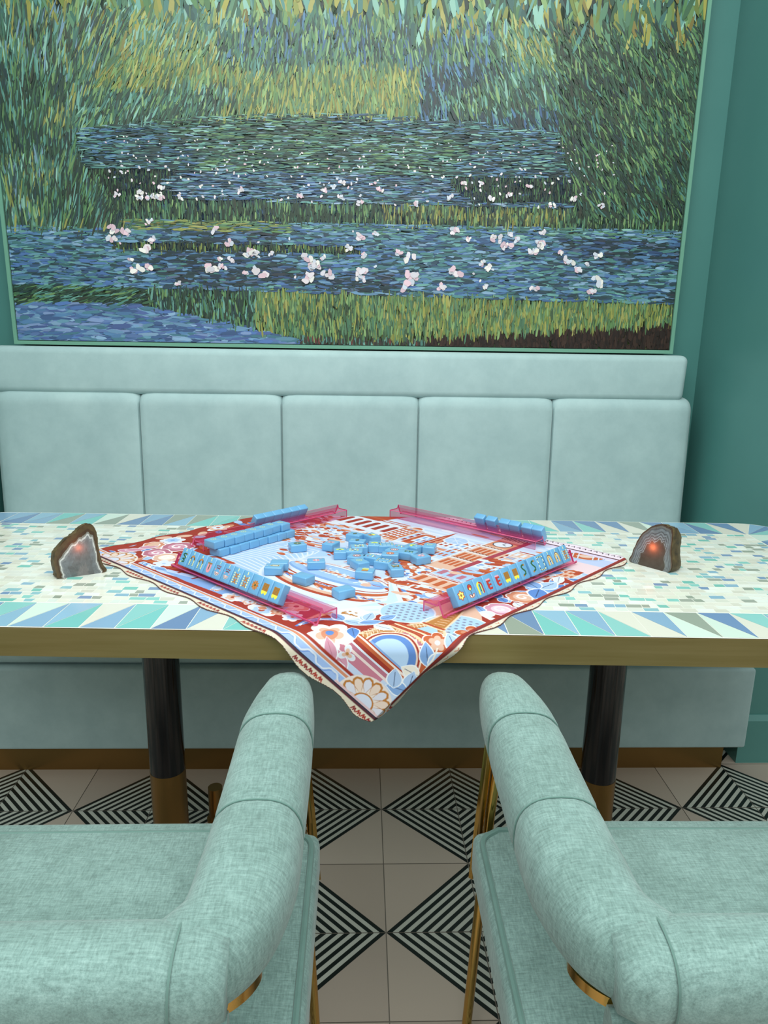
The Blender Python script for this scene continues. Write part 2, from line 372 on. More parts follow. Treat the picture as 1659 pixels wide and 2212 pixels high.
# ------------------------------------------------------------ table
TROT = -1.85
TM = Matrix.Translation((.020, 1.478, 0)) @ Matrix.Rotation(rad(TROT), 4, 'Z')
TMI = TM.inverted(); THX, THY, TZ = 1.061, .3825, .75
def rrect(hx, hy, r, k=8):
    pts = []
    for cx_, cy_, a0 in ((hx-r, hy-r, 0), (-hx+r, hy-r, 90), (-hx+r, -hy+r, 180), (hx-r, -hy+r, 270)):
        for j in range(k+1):
            a = rad(a0+90*j/k); pts.append((cx_+r*math.cos(a), cy_+r*math.sin(a)))
    return pts
def build_table():
    root = thing('table', 'long cafe table with pastel mosaic top, brass edge and two black pedestal legs', 'table', TM)
    # brass band
    bm = bmesh.new(); o = rrect(THX, THY, .09); 
    a = [bm.verts.new((x, y, TZ-.051)) for x, y in o]; b = [bm.verts.new((x, y, TZ-.0015)) for x, y in o]
    n = len(o); bm.faces.new(a[::-1]); bm.faces.new(b)
    for i in range(n): bm.faces.new((a[i], a[(i+1) % n], b[(i+1) % n], b[i]))
    obj('edge_band', bm, M_brass, root)
    # mosaic top
    V = []; Fc = []; C = []
    def poly(pts, c, z=TZ):
        i = len(V); V.extend([(p[0], p[1], z) for p in pts]); Fc.append(tuple(range(i, i+len(pts)))); C.append(c)
    def jc(h, a=.04):
        j = .91*rng.uniform(1-a, 1+a); c = lin(h); return (c[0]*j, c[1]*j, c[2]*j, 1)
    o2 = rrect(THX-.0015, THY-.0015, .0885)
    poly(o2, lin('eceee2'), TZ-.00025)
    BW = .116; ix, iy = THX-BW, THY-BW
    pal = ['8fcbc6', '8db2cf', '7391b8', '9aa698', 'e0e0d2', 'd6eadd', '93bcd4', '7ec8c2']
    def clip(p):
        # keep the border pieces inside the rounded outline
        x, y = p; r = .0885; cx_, cy_ = THX-.002-r, THY-.002-r
        if abs(x) > cx_ and abs(y) > cy_:
            dx, dy = abs(x)-cx_, abs(y)-cy_; d = math.hypot(dx, dy)
            if d > r: x = math.copysign(cx_+dx*r/d, x); y = math.copysign(cy_+dy*r/d, y)
        return (x, y)
    def shrink(pts, g):
        cx_ = sum(p[0] for p in pts)/len(pts); cy_ = sum(p[1] for p in pts)/len(pts); out = []
        for x, y in pts:
            d = math.hypot(x-cx_, y-cy_); f = max(0, (d-g))/d; out.append((cx_+(x-cx_)*f, cy_+(y-cy_)*f))
        return out
    last = None
    def pick():
        nonlocal last
        c = rng.choice([q for q in pal if q != last]); last = c; return c
    nb = 32; cw = 2*ix/nb
    for sgn in (-1, 1):
        for k in range(nb):
            xa = -ix+k*cw; xb = xa+cw; yo, yi = sgn*(THY-.003), sgn*(iy+.002)
            left = (xa+xb)/2 < 0
            if left == (sgn < 0) or sgn > 0 and left: pass
            # diagonals lean away from the middle of the table
            if left: t1, t2 = [(xa, yi), (xb, yi), (xa, yo)], [(xb, yi), (xb, yo), (xa, yo)]
            else: t1, t2 = [(xa, yi), (xb, yi), (xb, yo)], [(xa, yi), (xb, yo), (xa, yo)]
            if sgn > 0:
                if left: t1, t2 = [(xa, yi), (xb, yo), (xa, yo)], [(xa, yi), (xb, yi), (xb, yo)]
                else: t1, t2 = [(xa, yi), (xb, yi), (xa, yo)], [(xb, yi), (xb, yo), (xa, yo)]
            for t in (t1, t2): poly(shrink(t, .0020), jc(pick()))
    mb = 9; ch = 2*iy/mb
    for sgn in (-1, 1):
        for k in range(mb):
            ya = -iy+k*ch; yb = ya+ch; xo, xi = sgn*(THX-.003), sgn*(ix+.002)
            poly(shrink([(xi, ya), (xo, ya), (xo, yb)], .0016), jc(pick())); poly(shrink([(xi, ya), (xo, yb), (xi, yb)], .0016), jc(pick()))
        for s2 in (-1, 1):
            c0 = (sgn*(ix+.002), s2*(iy+.002)); fan = [(sgn*(THX-.003), s2*iy), clip((sgn*THX, s2*(iy+.07))), clip((sgn*THX, s2*THY)), clip((sgn*(ix+.06), s2*THY)), (sgn*ix, s2*(THY-.003))]
            for q in range(4): poly(shrink([c0, fan[q], fan[q+1]], .0016), jc(pick()))
    # irregular field: rows of small hand-cut pieces
    rows = 31; rh = 2*iy/rows
    white = ['e6ead9', 'dfe3d4', 'eaf0e6', 'e2e6dc', 'dce6dc', 'e8e8da', 'd9d9ca', 'edf4ec']
    acc = ['8fcfc6', '93c3cb', '9aa596', '8fb6cc', '7f9bbd', 'a3ab9e', '7fc4b8']
    for r in range(rows):
        y0 = -iy+r*rh; ph = rng.uniform(0, 6); xs = [-ix]; x = -ix+rng.uniform(.008, .03)
        while x < ix-.008: xs.append(x); x += rng.uniform(.015, .031)
        xs.append(ix); sk = [0]+[rng.uniform(-.003, .003) for _ in xs[2:]]+[0]
        wv = lambda x_, ph_: .0012*math.sin(x_*23+ph_)
        for q in range(len(xs)-1):
            xa, xb = xs[q], xs[q+1]; lo = .0006; h0, h1 = rh*rng.uniform(.9, .97), rh*rng.uniform(.9, .97)
            w0, w1 = (wv(xa, r), wv(xb, r)) if 0 < r else (0, 0); u0, u1 = (wv(xa, r+1), wv(xb, r+1)) if r < rows-1 else (0, 0)
            pts = [(xa, y0+w0+lo), (xb, y0+w1+lo), (xb+sk[q+1], y0+u1+h1), (xa+sk[q], y0+u0+h0)]
            c = rng.choice(acc) if rng.random() < .24 else rng.choice(white)
            poly(shrink(pts, .0008), jc(c, .03), TZ-.0001)
    me = color_mesh('tabletop', V, Fc, C); link('tabletop', me, M_top, root)
    inv = TMI
    for X, Y in ((-.447, 1.495), (.556, 1.462)):
        p = inv @ Vector((X, Y, 0))
        leg = bmesh.new(); cyl(leg, p.x, p.y, .235, TZ-.05, .040); obj('leg', leg, M_black, root)
        leg = bmesh.new(); cyl(leg, p.x, p.y, .006, .235, .0405); obj('leg_sleeve', leg, M_brassd, root)
        leg = bmesh.new(); cyl(leg, p.x, p.y, 0, .006, .11); obj('foot_plate', leg, M_brassd, root)
        if X < 0:
            q = inv @ Vector((X+.078, Y+.13, 0)); leg = bmesh.new(); cyl(leg, q.x, q.y, 0, .095, .018); cyl(leg, q.x, q.y, 0, .006, .024); obj('floor_stub', leg, M_brassd, root)
build_table()

# ------------------------------------------------------------ printed mat
MZ = TZ+.0022
QL, QF, QR, QB = Vector((-.620, 1.520)), Vector((.024, .911)), Vector((.612, 1.503)), Vector((-.018, 2.12))
DR, DA = .03, rad(84)                               # soft bend at the table edge: radius and final slope
def droop(o):
    """distance past the edge -> distance from the table's centre line, drop"""
    if o <= 0: return THY+o, 0.0
    t = min(o/DR, DA); e = max(0, o-DR*DA)
    return THY+DR*math.sin(t)+e*math.cos(DA), -(DR-DR*math.cos(t))-e*math.sin(DA)
def quad(u, v): return (QL*(1-u)+QF*u)*(1-v)+(QB*(1-u)+QR*u)*v
def inv_quad(x, y):
    u = v = .5
    for _ in range(12):
        p = quad(u, v); du = (QF-QL)*(1-v)+(QR-QB)*v; dv = (QB-QL)*(1-u)+(QR-QF)*u
        ex, ey = x-p.x, y-p.y; det = du.x*dv.y-du.y*dv.x
        u += (ex*dv.y-ey*dv.x)/det; v += (du.x*ey-du.y*ex)/det
    return u, v
def P(px, py):
    """photograph pixel -> mat coordinates (u along the near-left edge, v along the near-right edge)"""
    w_ = onz(px, py, MZ); l = TMI @ w_
    if l.y < -THY:                                   # on the part drooping over the front edge
        o_ = TMI @ Vector((0, 0, CAM_H)); d = (TMI.to_3x3() @ ray(px, py))
        for k in range(1, 400):
            y, z = droop(k*.001); t = (-y-o_.y)/d.y; h = o_+d*t
            if h.z > MZ+z: break
        w_ = TM @ Vector((h.x, -THY-k*.001, 0))
    return inv_quad(w_.x, w_.y)
class Art:
    def __init__(s, n): s.n = n; s.c = np.zeros((n, n, 3), np.float32)
    def poly(s, pts, c, cond=None):
        n = s.n; p = np.array(pts, float)*n; x0 = max(0, int(p[:, 0].min())); x1 = min(n, int(p[:, 0].max())+2); y0 = max(0, int(p[:, 1].min())); y1 = min(n, int(p[:, 1].max())+2)
        if x1 <= x0 or y1 <= y0: return
        X, Y = np.meshgrid(np.arange(x0, x1)+.5, np.arange(y0, y1)+.5); ins = np.zeros(X.shape, bool)
        xa, ya = p[-1]
        for xb, yb in p:
            if ya != yb:
                k = ((yb > Y) != (ya > Y)) & (X < (xa-xb)*(Y-yb)/(ya-yb)+xb); ins ^= k
            xa, ya = xb, yb
        s.c[y0:y1, x0:x1][ins] = lin(c)[:3]
    def rect(s, u0, u1, v0, v1, c): s.poly([(u0, v0), (u1, v0), (u1, v1), (u0, v1)], c)
    def ell(s, u, v, a, b, c, rot=0, a0=0, a1=360, k=28):
        cr, sr = math.cos(rot), math.sin(rot); pts = []
        for j in range(k+1):
            t = rad(a0+(a1-a0)*j/k); x, y = a*math.cos(t), b*math.sin(t); pts.append((u+x*cr-y*sr, v+x*sr+y*cr))
        s.poly(pts, c)
    def line(s, pts, w_, c):
        for (ax, ay), (bx, by) in zip(pts[:-1], pts[1:]):
            d = math.hypot(bx-ax, by-ay) or 1e-6; nx, ny = -(by-ay)/d*w_/2, (bx-ax)/d*w_/2; ex, ey = (bx-ax)/d*w_*.25, (by-ay)/d*w_*.25
            s.poly([(ax-ex+nx, ay-ey+ny), (ax-ex-nx, ay-ey-ny), (bx+ex-nx, by+ey-ny), (bx+ex+nx, by+ey+ny)], c)
    def leaf(s, u, v, l, w_, a, c, vein='2c3f66', edge='eef1f6'):
        def sh(k): return [(u+l*(t+(k-1)*0)*math.cos(a)-sg*w_*k*math.sin(PI*t**.8)*math.sin(a), v+l*t*math.sin(a)+sg*w_*k*math.sin(PI*t**.8)*math.cos(a)) for sg, ts in ((1, [q/9 for q in range(10)]), (-1, [q/9 for q in range(8, 0, -1)])) for t in ts]
        if edge: s.poly([(x+(x-u-l/2*math.cos(a))*.07, y+(y-v-l/2*math.sin(a))*.07) for x, y in sh(1.02)], edge)
        s.poly(sh(.92), c)
        if vein: s.line([(u+l*.1*math.cos(a), v+l*.1*math.sin(a)), (u+l*.8*math.cos(a), v+l*.8*math.sin(a))], w_*.09, vein)
    def flower(s, u, v, r, petals, c, c2, mid, k0=0.0, edge='f4f2f4'):
        for lay, (rr, cc) in enumerate(((r*1.08, edge), (r, c), (r*.62, c2))):
            for j in range(petals):
                a = k0+2*PI*j/petals; q = rr*.56
                s.ell(u+q*math.cos(a), v+q*math.sin(a), rr*.50, rr*.40, cc, rot=a, k=14)
        s.ell(u, v, r*.2, r*.2, mid, k=12)
    def rose(s, u, v, r, c, c2, edge='f6eef0'):
        for j in range(7): a = 2*PI*j/7; s.ell(u+r*.55*math.cos(a), v+r*.55*math.sin(a), r*.53, r*.53, edge, k=12)
        for j in range(7): a = 2*PI*j/7; s.ell(u+r*.52*math.cos(a), v+r*.52*math.sin(a), r*.46, r*.46, c, k=12)
        s.ell(u, v, r*.6, r*.6, c2)
        s.line([(u+r*(.62-.055*q)*math.cos(q*.75), v+r*(.62-.055*q)*math.sin(q*.75)) for q in range(11)], r*.1, edge)
        s.line([(u+r*(.5-.055*q)*math.cos(q*.8+2), v+r*(.5-.055*q)*math.sin(q*.8+2)) for q in range(9)], r*.08, edge)
def paint_mat(N_):
    A = Art(N_*2); R = random.Random(5)
    red, rust, orange, salmon, peach, white, sky, mid, blue, maroon, pink, rosec, tan, lav = '9c2c18', 'ad4120', 'bd5c30', 'cf8868', 'dcb29c', 'd8deea', 'a9c3e6', '80a5d8', '5a85c8', '55202c', 'cf93a8', 'b56c80', 'b87c3e', 'c3c6e0'
    A.c[:] = lin('c2d0e8')[:3]
    # sky of the far half: pale bands and clouds
    for k in range(16): A.rect(0, 1, .58+k*.027, .58+k*.027+.014, R.choice([sky, lav, white, 'cfdcf2']))
    for k in range(60):
        u, v = R.uniform(.1, .95), R.uniform(.6, .96); A.ell(u, v, R.uniform(.02, .05), R.uniform(.005, .012), R.choice([white, peach, lav, salmon, white]))
    # left quarter, red and blue ground with blooms
    A.poly([(.05, .06), (.30, .06), (.30, .16), (.17, .42), (.10, .62), (0, .75), (0, 0)], red)
    for k in range(70):
        u, v = R.uniform(.02, .26), R.uniform(.05, .60)
        if u < .28-.25*v: A.leaf(u, v, R.uniform(.03, .06), .011, R.uniform(0, 6.3), R.choice([blue, mid, sky, orange, blue, salmon]), edge=R.choice([None, white]))
    A.poly([(0, .60), (.10, .56), (.20, .66), (.30, .80), (.34, .96), (.2, 1), (0, 1)], rust)
    for k in range(60):
        u, v = R.uniform(.01, .28), R.uniform(.58, .99); A.ell(u, v, R.uniform(.008, .025), R.uniform(.006, .014), R.choice([white, peach, salmon, orange, white, sky]), rot=R.uniform(0, 3))
    # hills and town on the far left of the middle
    for k in range(170):
        u, v = R.uniform(.14, .36), R.uniform(.44, .72)
        A.ell(u, v, R.uniform(.008, .022), R.uniform(.004, .011), R.choice([orange, rust, peach, white, white, sky, salmon, rust]), rot=R.uniform(-.5, .5))
    for k in range(5): u = .17+k*.035; A.flower(u, .60+.02*(k % 2), .014, 5, white, sky, rust)
    # pale water with white wave lines
    A.poly([P(445, 1200), P(640, 1168), P(735, 1200), P(620, 1206), P(585, 1230), P(610, 1275), P(520, 1240)], 'a9c5ea')
    for k in range(16):
        f = k/15; A.line([(P(450+f*170, 1200-f*25)), (P(500+f*190, 1212-f*22)), (P(560+f*120, 1238-f*42)), (P(590+f*60, 1268-f*66))], .004, white)
    A.line([P(440, 1203), P(480, 1214), P(505, 1217), P(470, 1203), P(440, 1203)], .010, rust)
    A.line([P(640, 1168), P(700, 1180), P(760, 1200), P(790, 1215)], .012, salmon); A.line([P(640, 1172), P(700, 1185), P(760, 1205)], .005, rust); A.line([P(645, 1164), P(705, 1176), P(765, 1196)], .005, rust)
    # the great oval
    def oval(p, q, wd, c):
        (x0, y0), (x1, y1) = p, q; pts = []
        cx_, cy_ = (x0+x1)/2, (y0+y1)/2; dx, dy = (x1-x0)/2, (y1-y0)/2
        u0 = Vector(P(cx_, cy_)); ue = Vector(P(x1, y1)); a = ue-u0; nrm = Vector((-a.y, a.x)).normalized()
        A.poly([tuple(u0+a*math.cos(2*PI*j/50)+nrm*wd*math.sin(2*PI*j/50)) for j in range(50)], c)
    for p, q, wd, c in (((560, 1208), (868, 1318), .118, white), ((566, 1209), (862, 1312), .110, 'c6d8f2'), ((574, 1208), (856, 1303), .102, white), ((582, 1208), (852, 1296), .094, rust), ((588, 1208), (848, 1292), .088, peach), ((592, 1208), (845, 1288), .080, white), ((598, 1208), (842, 1285), .074, orange), ((602, 1207), (840, 1280), .066, white), ((606, 1207), (838, 1278), .060, rust), ((609, 1207), (836, 1277), .056, white), ((618, 1209), (828, 1272), .044, mid), ((622, 1209), (822, 1268), .036, '9bbce8')):
        oval(p, q, wd, c)
    for k in range(26):
        f = k/25; x = 640+f*150; y = 1213+f*46; A.line([P(x, y), P(x+9, y+2)], .012, [salmon, peach, orange][k % 3])
    for k in range(80):
        f = R.random(); x = 640+f*150; y = 1210+f*50+R.uniform(-7, 7); A.ell(*P(x, y), .004, .003, white, k=8)
    for k in range(26):
        f = k/25; x = 600+f*230; y = 1228+f*68-14*math.sin(PI*f)*-1; A.line([P(x, y), P(x+5, y+5)], .005, [white, peach, blue, white][k % 4])
    for k in range(14):
        x, y = 735+R.uniform(-5, 70), 1200+R.uniform(-2, 28); A.line([P(x, y), P(x+42, y-9)], .005, R.choice([red, rust, white, salmon, red]))
    # rows of trees
    tb = [P(835, 1213), P(905, 1200), P(1010, 1238), P(985, 1262), P(925, 1300), P(870, 1312), P(850, 1262)]
    A.poly(tb, orange)
    for j in range(13):
        for i in range(26):
            f = i/25; x = 838+f*(150-3*j)+j*1.0+R.uniform(-3, 3); y = 1212+j*7.6+f*(24-j*2.0)+R.uniform(-1.5, 1.5)
            if y > 1312-(x-860)*.24: continue
            c = R.choice([white, white, peach, orange, rust, salmon, white, orange]) if R.random() < .9 else R.choice([mid, blue])
            A.ell(*P(x, y), R.uniform(.010, .016), R.uniform(.006, .010), c, rot=R.uniform(-.4, .4)-.3)
    A.poly([P(838, 1245), P(850, 1250), P(872, 1300), P(866, 1312), P(820, 1316), P(700, 1322), P(640, 1300), P(700, 1305), P(790, 1300), P(842, 1290)], white)
    A.poly([P(844, 1256), P(860, 1298), P(835, 1308), P(770, 1310), P(836, 1297)], 'c2d7f2')
    for k in range(120):
        x, y = R.uniform(600, 860), R.uniform(1150, 1200)
        if 640 < x < 700 and y > 1170: continue
        A.ell(*P(x, y), R.uniform(.005, .014), R.uniform(.003, .008), R.choice([orange, rust, white, white, sky, peach, rust]), rot=R.uniform(-.5, .5))
    for k in range(60):
        f = R.random(); x = 575+f*270; y = 1222+f*88+R.uniform(-3, 3); A.line([P(x, y), P(x+R.uniform(6, 14), y+R.uniform(1, 4))], .004, R.choice([rust, orange, peach, red, blue]))
    # waterfront buildings
    def house(u0, u1, v0, v1, wall, win, nu, nv, roof=None, arch=False):
        A.rect(u0-.003, u1+.003, v0-.003, v1+.003, white); A.rect(u0, u1, v0, v1, wall)
        for a in range(nu):
            for b in range(nv):
                x0 = u0+(u1-u0)*(a+.22)/nu; x1 = u0+(u1-u0)*(a+.78)/nu; y0 = v0+(v1-v0)*(b+.2)/nv; y1 = v0+(v1-v0)*(b+.8)/nv
                A.rect(x0, x1, y0, y1, win)
                if arch: A.ell((x0+x1)/2, y1, (x1-x0)/2, (x1-x0)/2, win, a0=0, a1=180)
        if roof == 'tri': A.poly([(u0-.004, v1), (u1+.004, v1), ((u0+u1)/2, v1+(u1-u0)*.8)], white); A.poly([(u0, v1+.002), (u1, v1+.002), ((u0+u1)/2, v1+(u1-u0)*.66)], orange)
        if roof == 'dome': A.ell((u0+u1)/2, v1, (u1-u0)/2+.003, (u1-u0)/2, white, a0=0, a1=180); A.ell((u0+u1)/2, v1, (u1-u0)/2-.003, (u1-u0)/2-.006, orange, a0=0, a1=180)
    for k in range(34):
        u = .36+k*.0175; v = .60+.12*abs(math.sin(k*1.7)); h = R.uniform(.05, .10); house(u, u+R.uniform(.025, .045), v, v+h, R.choice([peach, salmon, white, sky, orange, peach]), R.choice([rust, orange, red, mid]), R.choice([2, 3]), R.choice([2, 3]), R.choice([None, 'tri', None, 'dome']))
    house(.19, .40, .690, .790, white, red, 6, 1, arch=True); A.rect(.19, .40, .800, .806, rust); A.rect(.19, .40, .815, .822, orange); A.rect(.40, .455, .69, .79, orange)
    for a in range(4):
        for b in range(5): A.rect(.406+a*.012, .414+a*.012, .70+b*.017, .71+b*.017, white)
    A.ell(.27, .86, .05, .03, orange, a0=0, a1=180)
    A.poly([(.53, .60), (.55, .60), (.548, .80), (.54, .86), (.532, .80)], rust); A.line([(.541, .62), (.541, .80)], .003, peach)
    A.ell(.585, .79, .036, .036, white); A.ell(.585, .79, .031, .031, sky); 
    for a in range(8): A.line([(.585, .79), (.585+.03*math.cos(a*PI/4), .79+.03*math.sin(a*PI/4))], .0022, white)
    # clock tower
    A.rect(.655, .745, .555, .925, white); A.rect(.660, .728, .56, .92, peach); A.rect(.728, .745, .56, .92, 'a43a4c')
    for b in range(3):
        for a in range(4): A.rect(.666+a*.015, .676+a*.015, .60+b*.07, .645+b*.07, orange)
        A.rect(.66, .728, .655+b*.07, .661+b*.07, white); A.line([(.66+.005*q, .665+b*.07+(.004 if q % 2 else 0)) for q in range(14)], .003, maroon)
    A.rect(.660, .728, .818, .885, salmon); A.ell(.694, .851, .027, .027, '2c2c38'); A.ell(.694, .851, .024, .024, white); A.line([(.694, .851), (.694, .868)], .003, '2c2c38'); A.line([(.694, .851), (.706, .846)], .003, '2c2c38')
    for q in range(9): A.rect(.657+q*.0085, .661+q*.0085, .90, .925, maroon)
    # palace and trees on the right
    house(.70, .84, .44, .50, peach, orange, 5, 1, arch=True); A.rect(.70, .84, .508, .516, rust); house(.71, .82, .52, .565, sky, rosec, 4, 1, arch=True); A.line([(.70, .512), (.84, .512)], .003, white)
    for k in range(90): A.ell(R.uniform(.74, .90), R.uniform(.56, .74), R.uniform(.012, .03), R.uniform(.006, .012), R.choice([rust, orange, white, sky, rust, peach]), rot=.3)
    house(.76, .90, .78, .82, peach, white, 7, 1); A.rect(.76, .90, .825, .832, rust)
    house(.66, .78, .40, .43, white, orange, 8, 1)
    for k in range(60): A.ell(R.uniform(.62, .96), R.uniform(.34, .46), R.uniform(.01, .025), R.uniform(.005, .010), R.choice([rust, orange, white, mid, peach, white]), rot=.2)
    # right corner with the balloon
    A.poly([(.86, .80), (1, .78), (1, 1), (.80, 1)], 'b9c6ea'); A.poly([(.86, .80), (1, .78), (1, .86), (.88, .86)], 'e6cdd4'); A.poly([(.80, .90), (1, .93), (1, .96), (.80, .93)], white)
    b0 = Vector(P(1226, 1197)); b1 = Vector(P(1306, 1207)); bc = (b0+b1)/2; bl = (b1-b0).length/2; ba = math.atan2((b1-b0).y, (b1-b0).x)
    A.ell(bc.x, bc.y, bl*1.06, .037, mid, rot=ba); A.ell(bc.x, bc.y, bl, .033, white, rot=ba); A.ell(bc.x, bc.y, bl*.95, .029, orange, rot=ba)
    for q in (-.7, -.4, .4, .7): A.line([(bc.x+bl*q*math.cos(ba)-.024*math.sin(ba)*-1, bc.y+bl*q*math.sin(ba)-.024*math.cos(ba)), (bc.x+bl*q*math.cos(ba)-.024*math.sin(ba), bc.y+bl*q*math.sin(ba)+.024*math.cos(ba))], .003, white)
    A.ell(bc.x, bc.y, bl*.38, .016, peach, rot=ba); A.line([(bc.x-.02, bc.y-.01), (bc.x+.02, bc.y+.008)], .004, white)
    # strip right of the near right rack: red ground, fans of blue leaves and roses
    A.poly([(.90, .22), (1, .22), (1, .70), (.93, .72), (.90, .55)], red)
    for k in range(26): A.leaf(R.uniform(.90, .97), R.uniform(.40, .74), R.uniform(.03, .06), .012, R.uniform(0, 6.3), R.choice([sky, white, orange, mid, salmon, blue]))
    for (px, py), r_2, c, c2 in (((1130, 1290), .036, salmon, peach), ((1082, 1316), .034, pink, 'ecc8d4')): A.rose(*P(px, py), r_2, c, c2)
    for q, c in ((0, mid), (1.0, sky), (2.2, mid), (4.6, blue)): A.leaf(*P(1165, 1272), .07, .022, q+.5, c)
    A.flower(*P(1037, 1333), .038, 4, white, 'f0ddd8', blue); A.flower(*P(1062, 1346), .018, 3, peach, white, tan)
    A.flower(*P(1165, 1240), .018, 5, white, peach, rust); A.leaf(*P(1225, 1250), .05, .01, .3, blue); A.rect(.945, .96, .76, .79, rust)
    # near-left strip: red ground with blossoms
    A.poly([(.17, .060), (.86, .060), (.86, .15), (.62, .16), (.46, .145), (.36, .14), (.17, .15)], red)
    A.poly([P(330, 1222), P(420, 1243), P(600, 1300), P(560, 1305), P(440, 1262), P(340, 1235)], 'b8caec'); A.poly([P(350, 1232), P(470, 1262), P(560, 1300), P(520, 1300), P(400, 1255)], mid)
    A.poly([P(300, 1208), P(400, 1218), P(440, 1232), P(370, 1228)], orange)
    for x, y in ((365, 1228), (395, 1235), (425, 1248)): A.line([P(x, y), P(x+18, y-6), P(x+30, y-5)], .007, red); A.line([P(x, y), P(x-10, y+2)], .007, red)
    for (px, py), r_2, pe, c, c2, m_ in (((565, 1318), .034, 6, white, sky, rust), ((632, 1333), .020, 6, white, sky, orange), ((503, 1290), .026, 6, white, peach, rust), ((540, 1300), .016, 5, peach, white, rust), ((600, 1322), .016, 5, salmon, peach, orange), ((520, 1283), .014, 6, sky, white, blue), ((640, 1310), .030, 6, salmon, peach, red), ((470, 1272), .014, 5, salmon, white, rust), ((600, 1300), .014, 5, pink, white, rust)):
        A.flower(*P(px, py), r_2, pe, c, c2, m_, k0=px*.1)
    for k in range(22):
        f = R.random(); A.leaf(*P(470+f*170, 1272+f*62+R.uniform(-10, 6)), R.uniform(.02, .035), .008, R.uniform(0, 6.3), R.choice([white, peach, sky, salmon]), vein=None)
    for k in range(7): A.line([P(662+k*9, 1338-k*2.2), P(690+k*9, 1326-k*1.2)], .006, [salmon, peach][k % 2]); 
    for k in range(9): A.line([P(640+k*7, 1352-k*2), P(660+k*8, 1340-k*.5), P(690+k*8, 1335+k)], .006, [blue, white, mid][k % 3])
    A.poly([P(712, 1318), P(770, 1312), P(800, 1322), P(790, 1335), P(740, 1338)], 'dfeaf4')
    for k in range(14): A.ell(*P(745+R.uniform(-18, 30), 1326+R.uniform(-6, 6)), .004, .003, tan, k=8)
    for k in range(8): A.leaf(*P(790+k*6, 1345+R.uniform(-10, 12)), .035, .012, R.uniform(0, 6), [sky, mid, white, blue][k % 4])
    # around the lattice tower
    A.poly([(.80, .10), (1, .10), (1, .36), (.86, .40), (.80, .30)], red)
    A.poly([P(845, 1325), P(905, 1300), P(1010, 1290), P(1040, 1330), P(1045, 1362), P(960, 1400), P(880, 1345)], peach)
    for (px, py), r_2 in (((880, 1322), .058), ((985, 1358), .072)):
        u, v = P(px, py); A.ell(u, v, r_2, r_2, white); A.ell(u, v, r_2*.94, r_2*.94, 'a9c9ea')
        for a in range(-5, 6):
            for b in range(-5, 6):
                x, y = a*.0145+(b % 2)*.007, b*.0125
                if x*x+y*y < (r_2*.85)**2: A.ell(u+x, v+y, .0042, .0036, '858ca4', k=10)
    # lattice tower standing on the near-left edge
    ub = .922; vb = .132
    A.poly([(ub-.088, vb), (ub+.088, vb), (ub+.076, .205), (ub-.072, .205)], 'f3c9a4'); A.poly([(ub-.083, vb), (ub+.083, vb), (ub+.072, .203), (ub-.068, .203)], tan)
    A.poly([(ub+.03, vb), (ub+.083, vb), (ub+.072, .203), (ub+.03, .200)], 'b8562e')
    A.poly([(ub-.050, .228), (ub+.054, .228), (ub+.018, .262), (ub+.001, .330), (ub-.047, .47), (ub-.051, .47), (ub-.036, .33), (ub-.034, .262)], 'f0cfae')
    A.poly([(ub-.046, .228), (ub+.050, .228), (ub+.014, .262), (ub-.004, .330), (ub-.048, .46), (ub-.031, .33), (ub-.030, .262)], tan)
    for k in range(12):
        for sg in (-1, 1):
            for row in range(1):
                u = ub+sg*(.076-.003*row-.006*(k % 3))-.004; v = vb+.0055*k; A.line([(u-.007, v), (u+.007, v+.012)], .0018, 'f3d2b4'); A.line([(u+.007, v), (u-.007, v+.012)], .0018, 'f3d2b4')
    for k in range(16): u = ub-.048+k*.006; A.line([(u, .186), (u+.006, .200)], .0018, 'f3d2b4'); A.line([(u+.006, .186), (u, .200)], .0018, 'f3d2b4')
    for k in range(6):
        for sg in (-1, 1): u = ub+sg*(.036-.004*k); v = .230+.0055*k; A.line([(u-.006, v), (u+.006, v+.009)], .0016, 'f3d2b4'); A.line([(u+.006, v), (u-.006, v+.009)], .0016, 'f3d2b4')
    A.poly([(ub-.024, .230), (ub+.026, .230), (ub+.004, .256), (ub-.016, .256)], 'a9c9ea')
    for q in range(12): A.line([(ub-.016-.002*q, .275+.012*q), (ub+.004-.0035*q, .281+.012*q)], .0016, 'f3d2b4')
    A.rect(ub-.072, ub+.078, .200, .206, 'f3c9a4'); A.rect(ub-.072, ub+.078, .206, .216, 'a83826'); A.rect(ub-.071, ub+.077, .210, .2125, orange); A.rect(ub-.070, ub+.076, .216, .221, 'f0cfae'); A.rect(ub-.069, ub+.075, .221, .229, 'b8462e')
    for q in range(22): A.rect(ub-.068+q*.0066, ub-.065+q*.0066, .223, .227, orange)
    A.rect(ub-.036, ub+.018, .254, .258, 'f0cfae'); A.rect(ub-.036, ub+.018, .259, .266, orange); A.rect(ub-.034, ub+.016, .262, .264, red)
    A.poly([(ub-.03, .186), (ub+.048, .182), (ub+.050, .197), (ub-.03, .199)], rosec); A.line([(ub-.026+.009*q, .188+(.008 if q % 2 else 0)) for q in range(9)], .003, 'f0dde2')
    uc = .912
    for a_, b_, c_ in ((.058, .064, 'f3d9c4'), (.055, .061, red), (.051, .057, 'f3d9c4'), (.048, .054, blue)): A.ell(uc, vb, a_, b_, c_, a0=0, a1=180)
    A.ell(uc-.003, vb, .036, .042, 'b4d0ee', a0=0, a1=180); A.rect(uc-.048, uc+.033, vb-.001, vb+.005, mid)
    for v0, v1, c in ((.095, .100, 'e8d3cf'), (.100, .108, rosec), (.108, .112, white), (.112, .120, red), (.120, .126, orange), (.126, .130, 'f0dcd0'), (.130, .133, rust)): A.rect(.79, .985, v0, v1, c)
    A.rect(.80, .93, .076, .095, 'c4788c')
